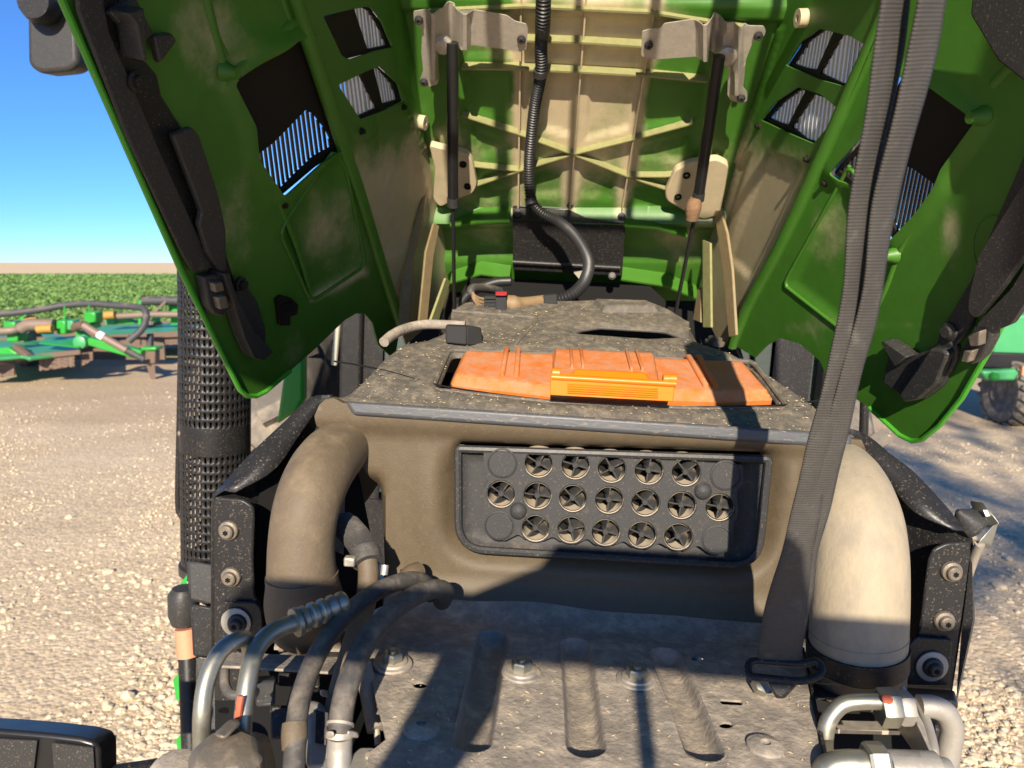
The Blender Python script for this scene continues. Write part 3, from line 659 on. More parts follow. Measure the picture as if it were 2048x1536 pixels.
lc = psheet('latch_clip', [(384, 546), (422, 540), (444, 600), (424, 626), (408, 622), (398, 606), (390, 570)], OL, 'blk', tractor, .02, .022, bevel=.003)
for c in ([(394, 556), (412, 552), (416, 570), (398, 574)], [(402, 584), (420, 580), (426, 604), (408, 608)]): psheet('tooth', c, OL, 'bolt', lc, .012, .032, bevel=.002)
psheet('latch_arm', [(412, 536), (424, 536), (444, 598), (436, 604)], OL, 'blk', lc, .03, .034, bevel=.002)
hk = psheet('hook_bracket', [(438, 598), (452, 588), (478, 560), (506, 600), (522, 660), (520, 700), (498, 712), (480, 706), (462, 668)], OL, 'blk', tractor, .010, .012, bevel=.004, r=6)
psheet('lip', [(438, 598), (450, 596), (478, 650), (520, 694), (500, 711), (480, 706), (460, 664)], OL, 'blk', hk, .02, .03, bevel=.004, r=4)
obj('bolt', *lathe([(.012, 0), (.012, .005), (.008, .006), (.008, .012)], OL.at(464, 562, .014), OL.n, 16), 'blkclean', hk)
sk = psheet('catch_plate', [(546, 596), (556, 588), (572, 592), (588, 606), (586, 626), (572, 630), (572, 648), (552, 648)], OL, 'vent', tractor, .008, .010, bevel=.002, r=3)
psheet('stiffener', [(552, 606), (572, 598), (576, 616), (556, 622)], OL, 'dark', sk, .004, .013)
# right side
trR = psheet('edge_trim', [(2140, 40), (2140, 300), (2048, 470), (1990, 560), (1950, 655), (1920, 690), (1880, 690), (1890, 660), (1950, 560), (2010, 420), (2090, 240)], OR, 'blk', tractor, .006, .010, bevel=.003)
tag(trR, None); psheet('rubber_flap', [(2130, 280), (2048, 410), (1990, 500), (1968, 590), (1968, 616), (1984, 628), (2040, 560), (2130, 430)], OR, 'blk', trR, .012, .028, bevel=.006, r=8)
psheet('rubber_flap', [(2130, 440), (2048, 570), (1982, 636), (1976, 648), (2010, 656), (2048, 640), (2130, 520)], OR, 'blk', trR, .010, .022, bevel=.005, r=6)
psheet('corner_flap', [(2000, -60), (2160, -60), (2160, 200), (2046, 112), (1990, 20)], OR, 'blk', trR, .01, .04, bevel=.004)
obj('bolt', *lathe([(.014, 0), (.014, .004), (.009, .005), (.009, .010)], OR.at(1913, 658, .012), OR.n, 16), 'blk', trR)
lr = psheet('latch_clip', [(1940, 700), (1972, 645), (2008, 640), (2004, 672), (1986, 706), (1968, 722), (1952, 715)], OR, 'blk', tractor, .02, .022, bevel=.003)
for c in ([(1972, 660), (1998, 650), (1996, 680), (1978, 682)], [(1964, 690), (1982, 690), (1972, 714), (1958, 712)]): psheet('tooth', c, OR, 'bolt', lr, .014, .034, bevel=.002)
hr = psheet('hook_bracket', [(1795, 675), (1845, 705), (1875, 690), (1905, 670), (1925, 690), (1922, 720), (1895, 770), (1860, 795), (1826, 798), (1775, 762), (1778, 750)], OR, 'blk', tractor, .012, .012, bevel=.004, r=6)
psheet('lip', [(1860, 730), (1888, 688), (1915, 690), (1925, 700), (1900, 760), (1862, 792), (1835, 796), (1824, 780)], OR, 'blk', hr, .016, .028, bevel=.004, r=5)
psheet('fin', [(1795, 675), (1802, 672), (1848, 704), (1822, 722)], OR, 'blk', hr, .02, .034, bevel=.002)
obj('edge_strip', *tube([OL.at(u, v, .001) for u, v in [(100, -60), (122, 0), (358, 535), (395, 610), (450, 722), (478, 778), (492, 791), (512, 792), (530, 783), (580, 741)]], .0045, 8), 'edge', hood)
obj('edge_strip', *tube([OR.at(u, v, .001) for u, v in [(2160, 160), (2110, 330), (2048, 560), (1985, 690), (1925, 795), (1880, 850), (1845, 879), (1825, 882), (1800, 870), (1740, 815)]], .0045, 8), 'edge', hood)

# ---- steel hood brackets, struts, hinge plates
BK = Plane(ROOF.p + ROOF.n*.055, ROOF.n)
zc = lambda pts: [(800+x/2.695, y/2.695) for x, y in pts]
def bracket(outline, folds, name='strut_bracket'):
    def hf(U, V):
        h = np.zeros_like(U)
        for (l, amt, wd) in folds: h += amt*ss(wd-dline(U, V, l), 0, wd*.7)
        return h
    return relief(name, rnd(outline, 3), BK.at, 'steelb', tractor, step=7, hf=hf, thick=ROOF.n*-.003, ang=30)
bl = bracket(zc([(72, 62), (180, 45), (235, 50), (290, 66), (320, 42), (480, 66), (575, 84), (620, 116), (680, 130), (690, 160), (680, 265), (650, 280), (600, 270), (340, 236), (300, 266), (205, 262), (212, 420), (200, 455), (150, 470), (105, 440), (125, 380), (115, 280), (120, 160), (75, 115)]),
        [(zc([(265, 40), (265, 265)]), -.03, 16), (zc([(350, 40), (350, 240)]), .02, 14), (zc([(180, 40), (185, 400)]), .018, 12)])
br_ = bracket(zc([(1305, 170), (1360, 155), (1400, 160), (1425, 128), (1560, 108), (1690, 102), (1730, 130), (1790, 120), (1850, 120), (1880, 140), (1960, 142), (1972, 165), (1965, 190), (1900, 230), (1865, 320), (1850, 470), (1872, 500), (1870, 545), (1835, 556), (1780, 540), (1765, 510), (1770, 345), (1690, 330), (1660, 300), (1400, 318), (1340, 320), (1300, 300)]),
        [(zc([(1720, 100), (1690, 340)]), -.03, 16), (zc([(1640, 100), (1640, 310)]), .02, 14), (zc([(1830, 130), (1810, 480)]), .018, 12)])
for par, pts in ((bl, ((103, 103), (655, 208), (130, 438))), (br_, ((1340, 238), (1930, 188), (1838, 525)))):
    for p in zc(pts): obj('bolt', *lathe([(.0085, 0), (.0085, .003), (.006, .004), (.006, .008), (.003, .0082), (.003, .004)], BK.at(*p, .002), BK.n, 14), 'blk', par)
def welded(par, p): obj('weld_ear', *lathe([(.018, 0), (.020, .008), (.015, .014), (.004, .016)], BK.at(*p, .004), BK.n, 12), 'steelb', par)
welded(bl, zc([(235, 228)])[0]); welded(br_, zc([(1760, 290)])[0])
def strut(p0, p1, p2, boot=None):
    s = obj('gas_strut', *tube([A(*p0), A(*p1)], .0118, 18), 'strutm', tractor)
    obj('rod', *tube([A(*p1), A(*p2)], .0045, 12), 'strutm', s)
    obj('collar', *tube([A(*p1), A(*p1)+(A(*p0)-A(*p1))*.06], .0130, 18), 'blk', s)
    if boot: obj('mud_crust', *ptube(boot, .013, 12), 'mud', s)
    return s
strut((905, 85, 1.56), (906, 412, 1.74), (909, 625, 1.86))
strut((1438, 112, 1.54), (1396, 400, 1.72), (1350, 630, 1.86), [(1392, 396, 1.715, .013), (1387, 415, 1.72, .017), (1383, 440, 1.73, .013)])
for px in ([(858, 290), (880, 296), (935, 308), (945, 325), (954, 372), (945, 388), (915, 398), (880, 415), (866, 400), (870, 340)], [(1380, 326), (1435, 318), (1458, 330), (1450, 380), (1440, 430), (1408, 440), (1385, 432), (1332, 402), (1330, 385), (1350, 340)]):
    hp = psheet('hinge_plate', px, Plane(ROOF.p+ROOF.n*.03, ROOF.n), 'tan', tractor, .02, 0, bevel=.004, r=8)
    for (u, v) in (((926, 328), (935, 372)) if px[0][0] < 1000 else ((1373, 350), (1356, 393))):
        obj('hole_bush', *lathe([(.0085, 0), (.0085, .004), (.0045, .004), (.0045, .0)], Plane(ROOF.p+ROOF.n*.03, ROOF.n).at(u, v, .0), ROOF.n, 14), 'dark', hp)
for (u, v, pl) in ((838, 244, IL), (1480, 275, IR), (1612, 36, IR)):
    b_ = obj('mounting_boss', *lathe([(.016, -.01), (.016, .012), (.006, .012), (.006, .004)], pl.at(u, v, .004), pl.n, 16), 'tan', tractor)
# ---- heat shield box at the back of the hood
HS = lambda u, v, y=1.98: A(u, v, y)
sh = obj('heat_shield', *join(hexa([A(1025, 440, 1.93), A(1251, 452, 1.93), A(1244, 552, 1.99), A(1026, 540, 1.99)], [A(1025, 440, 2.0), A(1251, 452, 2.0), A(1244, 552, 2.06), A(1026, 540, 2.06)]),
     hexa([A(1025, 414, 1.94), A(1252, 426, 1.94), A(1251, 449, 1.925), A(1025, 439, 1.925)], [A(1025, 414, 2.0), A(1252, 426, 2.0), A(1251, 449, 1.99), A(1025, 439, 1.99)]),
     hexa([A(1060, 396, 1.95), A(1140, 394, 1.95), A(1252, 426, 1.941), A(1025, 413, 1.941)], [A(1060, 396, 2.0), A(1140, 394, 2.0), A(1252, 426, 1.99), A(1025, 413, 1.99)])), 'blkclean', tractor, bevel=.002)
obj('fold', *tube([A(1026, 524, 1.975), A(1240, 536, 1.975)], .007, 10), 'blkclean', sh)
for u, v, y in ((1140, 408, 1.94), (1243, 434, 1.925), (1224, 552, 1.985), (1036, 426, 1.93)):
    obj('bolt', *lathe([(.010, 0), (.010, .004), (.007, .005), (.007, .010)], A(u, v, y), (0, -1, .2), 12), 'blk', sh)
ysheet('radiator_shroud', [(940, 556), (960, 556), (1300, 572), (1330, 600), (1345, 640), (915, 620), (925, 580)], 2.06, 'dark', tractor, .05)
obj('dark_filler', *hexa([A(870, 540, 2.2), A(1440, 560, 2.2), A(1500, 760, 2.1), A(800, 740, 2.1)], [A(870, 540, 2.24), A(1440, 560, 2.24), A(1500, 760, 2.14), A(800, 740, 2.14)]), 'dark', tractor)  # near-black filler added to darken the gap behind the cover
obj('duct_edge', *ptube([(905, 640, 1.95), (935, 590, 1.95), (985, 566, 1.95), (1022, 562, 1.95)], .012, 10), 'conduit', tractor)
# ---- wiring conduit hanging from the hood
def corr(px, r, pitch=.0065):
    q = bez([tuple(A(*p)) for p in px], 24); P = [Vector(k) for k in q]; L = [0]
    for a, b in zip(P, P[1:]): L.append(L[-1]+(b-a).length)
    n = int(L[-1]/pitch*3); out = []; rs = []
    for i in range(n+1):
        s = L[-1]*i/n; j = max(0, min(len(L)-2, int(np.searchsorted(L, s))-1)); t = (s-L[j])/max(1e-9, L[j+1]-L[j])
        out.append(P[j].lerp(P[j+1], t)); rs.append(r*(1.14 if i % 3 == 0 else .90))
    return tube(out, rs, 10)
cd = obj('wiring_conduit', *corr([(1088, -40, 1.48), (1086, 30, 1.52), (1082, 90, 1.58), (1082, 145, 1.63), (1070, 210, 1.70), (1062, 280, 1.76), (1058, 340, 1.81), (1062, 395, 1.84), (1082, 425, 1.84), (1120, 445, 1.82), (1152, 475, 1.76), (1176, 520, 1.68), (1170, 560, 1.60), (1145, 588, 1.56), (1112, 600, 1.545), (1095, 602, 1.54)], .0115), 'conduit', tractor)
obj('tape_wrap', *ptube([(1088, -40, 1.478, .0145), (1085, 60, 1.548, .0145), (1084, 72, 1.558, .0130)], .014, 12), 'blkclean', cd)
for p, q in (((1081, 140, 1.625), (1080, 152, 1.635)), ((1061, 396, 1.838), (1063, 408, 1.838))): obj('cable_tie', *tube([A(*p), A(*q)], .0142, 12), 'blk', cd)
obj('torn_tape', *prism([A(1148, 546, 1.62), A(1182, 540, 1.62), A(1180, 556, 1.61), A(1162, 562, 1.61)], (0, .004, .002)), 'steelb', cd)
# ---- connector at the end of the conduit
cn = obj('connector', *hexa([A(968, 592, 1.47), A(1012, 592, 1.47), A(1012, 628, 1.46), A(968, 628, 1.46)], [A(968, 590, 1.51), A(1012, 590, 1.51), A(1012, 622, 1.51), A(968, 622, 1.51)]), 'matte', tractor, bevel=.002)
tag(cn, 'black plug with dark red locking clips and tan wires')
for k in range(5): obj('ridge', *hexa([A(970, 595+k*7, 1.464), A(990, 595+k*7, 1.464), A(990, 598+k*7, 1.463), A(970, 598+k*7, 1.463)], [A(970, 595+k*7, 1.47), A(990, 595+k*7, 1.47), A(990, 598+k*7, 1.47), A(970, 598+k*7, 1.47)]), 'matte', cn)
obj('sleeve', *hexa([A(990, 586, 1.462), A(1014, 586, 1.462), A(1012, 632, 1.452), A(992, 632, 1.452)], [A(990, 584, 1.52), A(1014, 584, 1.52), A(1012, 624, 1.52), A(992, 624, 1.52)]), 'matte', cn, bevel=.002)
for v0, v1 in ((583, 591), (622, 631)): obj('locking_clip', *hexa([A(991, v0, 1.458), A(1014, v0, 1.458), A(1014, v1, 1.45), A(991, v1, 1.45)], [A(991, v0, 1.49), A(1014, v0, 1.49), A(1014, v1, 1.49), A(991, v1, 1.49)]), 'redconn', cn, bevel=.0015)
obj('shell', *ptube([(1014, 606, 1.485, .016), (1030, 608, 1.485, .017), (1042, 606, 1.49, .012), (1062, 604, 1.50, .011), (1090, 602, 1.52, .0125)], .013, 12), 'wire', cn)
obj('conduit_end', *hexa([A(1086, 590, 1.505), A(1114, 588, 1.505), A(1115, 612, 1.50), A(1087, 614, 1.50)], [A(1086, 588, 1.54), A(1114, 586, 1.54), A(1115, 608, 1.54), A(1087, 610, 1.54)]), 'matte', cn, bevel=.003)
for k in range(4): obj('wire', *ptube([(970, 598+k*8, 1.482), (958, 596+k*6, 1.475), (948, 590+k*3, 1.47), (944, 582+k*2, 1.475)], .0028, 8), 'wire', cn)
obj('cable', *ptube([(944, 590, 1.475, .006), (942, 580, 1.48, .0085), (952, 576, 1.50, .009), (980, 578, 1.55, .009), (1000, 582, 1.58, .008)], .008, 10), 'hose', cn)

# ================================================================== TRACTOR: engine cover and air filter
CP = Plane((0, 1.05, -.215), (0, -.30, 1))
covo = [(652, 792), (668, 778), (722, 728), (772, 678), (800, 660), (850, 650), (872, 642), (905, 622), (930, 606), (965, 600), (1060, 602), (1150, 602), (1192, 600), (1300, 604), (1335, 618), (1370, 640), (1404, 656), (1468, 676), (1526, 706), (1630, 776), (1692, 826), (1712, 858), (1700, 878), (1640, 868), (1160, 835), (700, 803)]
LIDH = rnd([(905, 699), (1500, 722), (1568, 806), (1400, 806), (1100, 793), (876, 768)], 10)
SLOT = rnd([(1136, 664), (1160, 653), (1200, 647), (1330, 655), (1384, 674), (1290, 674), (1200, 668)], 6)
def hole(u, v, a, b, n=12): return [(u+a*cos(2*pi*k/n), v+b*sin(2*pi*k/n)) for k in range(n)]
PAD = rnd([(1192, 606), (1292, 610), (1308, 622), (1215, 624)], 4)
DEP = rnd([(885, 660), (960, 622), (1075, 636), (1035, 690), (900, 690)], 14)
SLOTR = rnd([(1110, 655), (1150, 636), (1340, 640), (1400, 676), (1300, 684), (1150, 672)], 12)
def cov_h(U, V):
    h = np.zeros_like(U)
    h -= .010*ss(-sdf(U, V, LIDH)+14, 0, 14)
    h -= .010*ss(-sdf(U, V, DEP), 0, 26)
    h -= .008*ss(-sdf(U, V, SLOTR), 0, 20)
    edge = -sdf(U, V, covo); side = np.where((V < 800-.0*U) , 1., 0.)
    h -= .035*(1-ss(edge, 0, 34))*np.where((U < 900) | (U > 1380), 1, 0)*ss(860+.07*(U-1160)-V, 30, 60)
    h -= .012*ss(V-(792+.068*(U-690)), -6, 14)
    return h
cover = relief('engine_cover', covo, CP.at, 'cover', tractor, holes=[LIDH, SLOT, hole(789, 717, 12, 3.4), hole(762, 748, 13, 4), hole(1597, 810, 14, 4)], step=11, hf=cov_h, thick=(0, 0, -.005), fine=((640, 700, 1720, 820, 6), (870, 600, 1440, 700, 5)))
tag(cover, 'dusty black plastic engine cover with recess for the orange lid')
for u, v, m_ in ((1195, 683, 'bolt'), (1436, 683, 'bolt'), (1424, 680, 'blk')): obj('bolt', *lathe([(.012, -.002), (.012, .003), (.007, .004), (.007, .010), (.004, .0105), (.004, .006)], CP.at(u, v, -.004), CP.n, 14), m_, cover)
obj('seam', *tube([CP.at(u, v, -.0005-.010*max(0, 1-abs(u-1225)/420)) for u, v in bez([(668, 722), (720, 730), (780, 743), (890, 770), (1100, 792), (1300, 803), (1540, 808), (1640, 800)], 6)], .0016, 6), 'dark', cover)
obj('raised_pad', *hexa([CP.at(1190, 608, .012), CP.at(1292, 611, .012), CP.at(1310, 622, .012), CP.at(1212, 622, .012)], [CP.at(1180, 606, -.01), CP.at(1300, 609, -.01), CP.at(1326, 628, -.01), CP.at(1200, 628, -.01)]), 'cover', cover, bevel=.003)
def ring(poly, h, r, m, par, name='raised_lip'):
    q = [CP.at(u, v, h) for u, v in poly]; q = q+[q[0]]; return obj(name, *tube(q, r, 8, cap=False), m, par)
ring(SLOT, -.008, .0035, 'cover', cover); ring(rnd([(898, 694), (1506, 717), (1580, 812), (1400, 812), (1100, 799), (864, 773)], 12), -.006, .0045, 'cover', cover)
obj('slot_floor', *hexa([CP.at(1110, 640, -.045), CP.at(1400, 650, -.045), CP.at(1420, 690, -.045), CP.at(1110, 685, -.045)], [CP.at(1110, 640, -.06), CP.at(1400, 650, -.06), CP.at(1420, 690, -.06), CP.at(1110, 685, -.06)]), 'dark', cover)
for pts in ([(905, 622), (960, 626), (1060, 634), (1075, 640)], [(1075, 640), (1046, 672), (1030, 690)], [(870, 648), (905, 655)]):
    obj('crease', *tube([CP.at(u, v, -.001) for u, v in bez(pts, 4)], .004, 8), 'cover', cover)
ed = covo[-1:]+covo[:23]; EU = np.array([p[0] for p in ed], float); EV = np.array([p[1] for p in ed], float); EH = cov_h(EU, EV)
sk_ = [CP.at(float(u), float(v), float(h)-.002) for u, v, h in zip(EU, EV, EH)]; c_ = CP.at(1160, 720)
V = []; [V.extend([p, p+(p-c_)*.02+Vector((0, .01, -.05)), p+(p-c_)*.02+Vector((0, .01, -.22))]) for p in sk_]
o = obj('cover_skirt', V, [[3*i+k, 3*i+k+1, 3*i+k+4, 3*i+k+3] for i in range(len(sk_)-1) for k in (0, 1)], 'cover', cover, ang=70)
# under-cover darkness and filter housing
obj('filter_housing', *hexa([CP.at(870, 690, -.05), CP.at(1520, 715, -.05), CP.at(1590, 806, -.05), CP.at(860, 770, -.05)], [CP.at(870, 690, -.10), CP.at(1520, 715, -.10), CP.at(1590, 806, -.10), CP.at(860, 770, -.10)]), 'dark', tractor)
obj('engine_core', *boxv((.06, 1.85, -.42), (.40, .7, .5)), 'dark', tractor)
# orange lid
LIDO = rnd([(928, 699), (1486, 721), (1549, 794), (1440, 798), (1100, 787), (899, 764)], [10, 10, 8, 4, 4, 10])
def lid_h(U, V):
    e = -sdf(U, V, LIDO); h = .013*ss(e, -1, 10)
    h += .009*ss(-sdf(U, V, rnd([(1108, 696), (1304, 704), (1320, 788), (1100, 780)], 5)), 0, 5)
    return h
lid = relief('filter_lid', LIDO, lambda u, v, h: CP.at(u, v, h-.006), 'orange', tractor, step=3.4, hf=lid_h, thick=(0, .008, -.03), ang=32)
tag(lid, 'bright orange air filter lid with moulded latch')
for (a, b), r, h in ((((1014, 702), (1003, 764)), .0042, .007), (((1037, 702), (1032, 766)), .0042, .007), (((1374, 718), (1414, 788)), .005, .007), (((1394, 718), (1434, 788)), .005, .007),
        (((1140, 716), (1143, 758)), .0026, .018), (((1160, 716), (1165, 758)), .0026, .018), (((1250, 720), (1262, 764)), .0026, .018), (((1270, 720), (1284, 764)), .0026, .018)):
    obj('rib', *tube([CP.at(*a, h-.004), CP.at(a[0]*.93+b[0]*.07, a[1]*.93+b[1]*.07, h+.001), CP.at(a[0]*.1+b[0]*.9, a[1]*.1+b[1]*.9, h+.001), CP.at(*b, h-.010)], r, 10), 'orange', lid)
LY = A(1225, 775, 1.098)
def lq(u, v, y): return A(u, v, y)
latch = obj('latch_plate', *hexa([lq(1101, 745, 1.090), lq(1351, 764, 1.090), lq(1346, 803, 1.072), lq(1100, 790, 1.072)], [lq(1101, 745, 1.096), lq(1351, 764, 1.096), lq(1346, 803, 1.078), lq(1100, 790, 1.078)]), 'orange2', lid, bevel=.0015)
obj('latch_rail', *tube([lq(1103, 754, 1.084), lq(1352, 768, 1.084)], .0042, 10), 'orange2', lid)
obj('latch_tab', *hexa([lq(1150, 738, 1.102), lq(1290, 745, 1.102), lq(1302, 762, 1.088), lq(1140, 754, 1.088)], [lq(1150, 738, 1.108), lq(1290, 745, 1.108), lq(1302, 762, 1.096), lq(1140, 754, 1.096)]), 'orange2', lid, bevel=.003)
for k in range(5): obj('latch_rib', *tube([lq(1135, 768+k*4.2, 1.0805-.0022*k), lq(1316, 778+k*4.2, 1.0805-.0022*k)], .0011, 6), 'orange2', lid)
for u, v in ((1112, 746), (1334, 758), (1345, 758)): obj('latch_lug', *lathe([(.007, -.006), (.007, .006)], lq(u, v, 1.088), (1, 0, 0), 12), 'orange2', lid, bevel=.001)
# clip block with cable on the left of the cover
cb = obj('clip_block', *hexa([A(891, 650, 1.285), A(934, 652, 1.285), A(934, 690, 1.275), A(891, 686, 1.275)], [A(893, 648, 1.32), A(936, 650, 1.32), A(936, 684, 1.32), A(893, 682, 1.32)]), 'matte', tractor, bevel=.003)
obj('flap', *hexa([A(934, 651, 1.285), A(962, 656, 1.31), A(966, 690, 1.30), A(934, 690, 1.275)], [A(934, 650, 1.305), A(962, 655, 1.325), A(966, 688, 1.32), A(934, 686, 1.305)]), 'matte', cb, bevel=.002)
obj('cable', *ptube([(768, 684, 1.22), (785, 670, 1.25), (812, 657, 1.29), (850, 649, 1.32), (900, 650, 1.33), (930, 652, 1.33)], .0085, 10), 'plate', cb)
# grey trim bar along the front edge
tb = [A(690, 806, 1.045), A(1700, 876, 1.045)]
obj('trim_bar', *hexa([A(690, 802, 1.037), A(1702, 868, 1.037), A(1702, 897, 1.035), A(706, 830, 1.035)], [A(692, 802, 1.056), A(1702, 868, 1.056), A(1702, 897, 1.056), A(708, 830, 1.056)]), 'bar', tractor, bevel=.005, seg=3)
# front panel with the pre-cleaner opening
FPp = Plane((0, 1.055, 0), (0, -1, 0))
fpo = [(634, 828), (644, 806), (655, 796), (672, 793), (690, 803), (1160, 836), (1640, 870), (1716, 876), (1730, 905), (1722, 960), (1700, 1030), (1660, 1200), (1640, 1262), (1530, 1258), (1200, 1236), (880, 1209), (790, 1204), (762, 1196), (764, 1150), (757, 1060), (748, 1000), (730, 940), (706, 890), (680, 868), (652, 862), (636, 850)]
OPEN = rnd([(914, 888), (1536, 910), (1514, 1126), (918, 1091)], [14, 14, 62, 58], 8)
OPEN2 = [(918, 892)]
def fp_h(U, V):
    d = sdf(U, V, OPEN); h = -.030*(1-ss(d, 0, 46))*ss(V, 880, 960)
    h -= .010*(1-ss(d, 0, 14))
    h += .012*ss(900+.05*(U-1200)-V, 0, 40)
    h += .028*ss(V-(1150+.07*(U-1200)), 20, 95)
    h -= .05*(1-ss(U-(745+.03*(V-1000)), 0, 26))*ss(V, 940, 1000)
    h += .008*gauss(U, V, 1590, 960, 26, 90)+.006*gauss(U, V, 855, 1000, 30, 110)
    return h
fp = relief('front_panel', fpo, FPp.at, 'panel', tractor, holes=[OPEN], step=11, hf=fp_h, thick=(0, .012, 0), fine=((880, 860, 1570, 1150, 8),))
tag(fp, 'brown dusty front panel around the pre-cleaner')
# pre-cleaner: tray, rim, swirl tubes
PCp = Plane((0, 1.078, 0), (0, -1, .05))
z2 = lambda x, y: (880+x/2.926, 860+y/2.926)
rows = [(577, 185), (790, 195), (1000, 215), (1215, 225), (1430, 235), (360, 360), (570, 370), (775, 385), (985, 395), (1195, 410), (1405, 425), (1625, 437), (560, 558), (765, 567), (965, 582), (1175, 596), (1385, 607)]
blanks = [(368, 180), (1655, 250), (350, 540), (1605, 622)]
domes = [(460, 455), (1525, 340)]
FACE = [z2(*p) for p in [(260, 110), (1500, 175), (1755, 190), (1760, 300), (1720, 340), (1730, 470), (1700, 540), (1700, 640), (1640, 700), (1560, 700), (1500, 655), (1420, 690), (1330, 670), (1275, 640), (1200, 680), (1120, 665), (1070, 630), (980, 665), (900, 650), (860, 615), (790, 650), (700, 630), (660, 605), (580, 640), (500, 620), (460, 590), (380, 630), (290, 600), (250, 540), (255, 450), (270, 400), (255, 340), (290, 270), (260, 180)]]
RAD = 86/2.926
holes_pc = []
for p in rows: c = z2(*p); holes_pc.append(hole(c[0], c[1], RAD, RAD*.98, 20))
pc = relief('precleaner', rnd(FACE, 5), lambda u, v, h: PCp.at(u, v, .016+h), 'tray', tractor, holes=holes_pc, step=9, thick=PCp.n*-.012,
            )
for p in blanks: obj('blank_disc', *lathe([(.0215, -.002), (.0215, .002), (.0195, .003), (.0185, .0012), (.004, .0012)], PCp.at(*z2(*p), .0155), PCp.n, 28), 'tray', pc)
for p in domes: obj('dome', *lathe([(.0125, -.001), (.0118, .003), (.009, .0065), (.004, .0085), (.0012, .009), (.0012, .0105)], PCp.at(*z2(*p), .016), PCp.n, 20), 'tray', pc)
tag(pc, 'black pre-cleaner face with rows of round swirl tubes')
back = rnd([z2(*p) for p in [(110, 100), (1910, 160), (1848, 782), (112, 678)]], [8, 8, 58, 54], 8)
relief('tray', back, lambda u, v, h: PCp.at(u, v, -.004+h), 'tray', pc, step=14, holes=holes_pc, thick=PCp.n*-.004, hf=lambda U, V: .014*(1-ss(-sdf(U, V, back), 0, 12)))
rim = [PCp.at(u, v, .012) for u, v in back]; obj('rim', *tube(rim+[rim[0]], .0055, 8, cap=False), 'blk', pc)
def swirl_mesh():
    r = .0192; V, Fc = lathe([(r, .0035), (r+.0008, .0045), (r+.0022, .0045), (r+.0016, -.034), (r-.001, -.034), (r-.0012, .003)], (0, 0, 0), (0, -1, 0), 24)
    Fc = [f for f in Fc if len(f) == 4]
    nt_ = len(Fc); parts = [(V, Fc), lathe([(.0045, -.03), (.0045, .003), (.0040, .004), (.0030, .004), (.0028, .003), (.0016, .003)], (0, 0, 0), (0, -1, 0), 12)]
    for k in range(4):
        a = k*pi/2; vs = []
        for i in range(5):
            t = i/4; tw = a+1.15*t; y = -.002+.030*t
            for rr in (.0035, r-.0008):
                for s_ in (-.0010, .0010): vs.append(Vector((cos(tw)*rr-sin(tw)*s_, y, sin(tw)*rr+cos(tw)*s_)))
        fc = []
        for i in range(4):
            for q_ in ([0, 1, 5, 4], [1, 3, 7, 5], [3, 2, 6, 7], [2, 0, 4, 6]): fc.append([i*4+j for j in q_])
        fc += [[0, 1, 3, 2], [16, 17, 19, 18]]; parts.append((vs, fc))
    n0 = sum(len(p[1]) for p in parts); parts.append(lathe([(r-.0005, -.033), (.0005, -.0331)], (0, 0, 0), (0, -1, 0), 16))
    V, Fc = join(*parts); me = bpy.data.meshes.new('swirl_tube'); me.from_pydata([tuple(v) for v in V], [], Fc); me.shade_smooth(); me.set_sharp_from_angle(angle=radians(35)); me.materials.append(MT['vane']); me.materials.append(MT['dark']); me.materials.append(MT['tray'])
    for p in me.polygons[n0:]: p.material_index = 1
    for p in me.polygons[nt_:n0]: p.material_index = 2
    return me
sw = swirl_mesh()
for i, p in enumerate(rows):
    o = objm('swirl_tube', sw, None, pc, PCp.at(*z2(*p), .008)); o.rotation_euler = (0, random.uniform(0, pi/2), 0)
# loose chaff lying on the dusty tops
def chaff(name, poly, n, at, hf, lo, hi, parent, m, excl=()):
    a_ = np.array(poly); V, Fc = [], []; k = 0
    while k < n:
        u, v = rng.uniform(a_[:, 0].min(), a_[:, 0].max()), rng.uniform(a_[:, 1].min(), a_[:, 1].max())
        if not pip([u], [v], poly)[0] or any(pip([u], [v], e_)[0] for e_ in excl): continue
        c = at(u, v, float(hf(np.array([u]), np.array([v]))[0])+.0009); t = rng.uniform(0, pi); L = rng.uniform(lo, hi); w = rng.uniform(.0004, .0009); d = Vector((cos(t), sin(t), .05*rng.randn())); e = Vector((-sin(t), cos(t), 0)); b_ = Vector((0, 0, rng.uniform(0, .0012)))
        o = len(V); V += [c-d*L-e*w, c+d*L-e*w, c+d*L+e*w, c-d*L+e*w, c-e*w*.3+b_, c+e*w*.3+b_]; Fc += [[o, o+1, o+4], [o+1, o+2, o+5, o+4], [o+2, o+3, o+5], [o+3, o, o+4, o+5]]; k += 1
    q_ = obj(name, V, Fc, m, parent, smooth=False); q_['kind'] = 'stuff'; return q_
MT['straw'] = mat('straw', (.55, .44, .27), .8, bump=0, var=.3)
cin = [(690, 798), (790, 690), (880, 660), (960, 612), (1300, 612), (1400, 664), (1520, 712), (1680, 850), (1640, 862), (1160, 828)]
chaff('chaff', cin, 650, lambda u, v, h: CP.at(u, v, h), cov_h, .0007, .0030, cover, 'straw', (LIDH, SLOT, SLOTR))
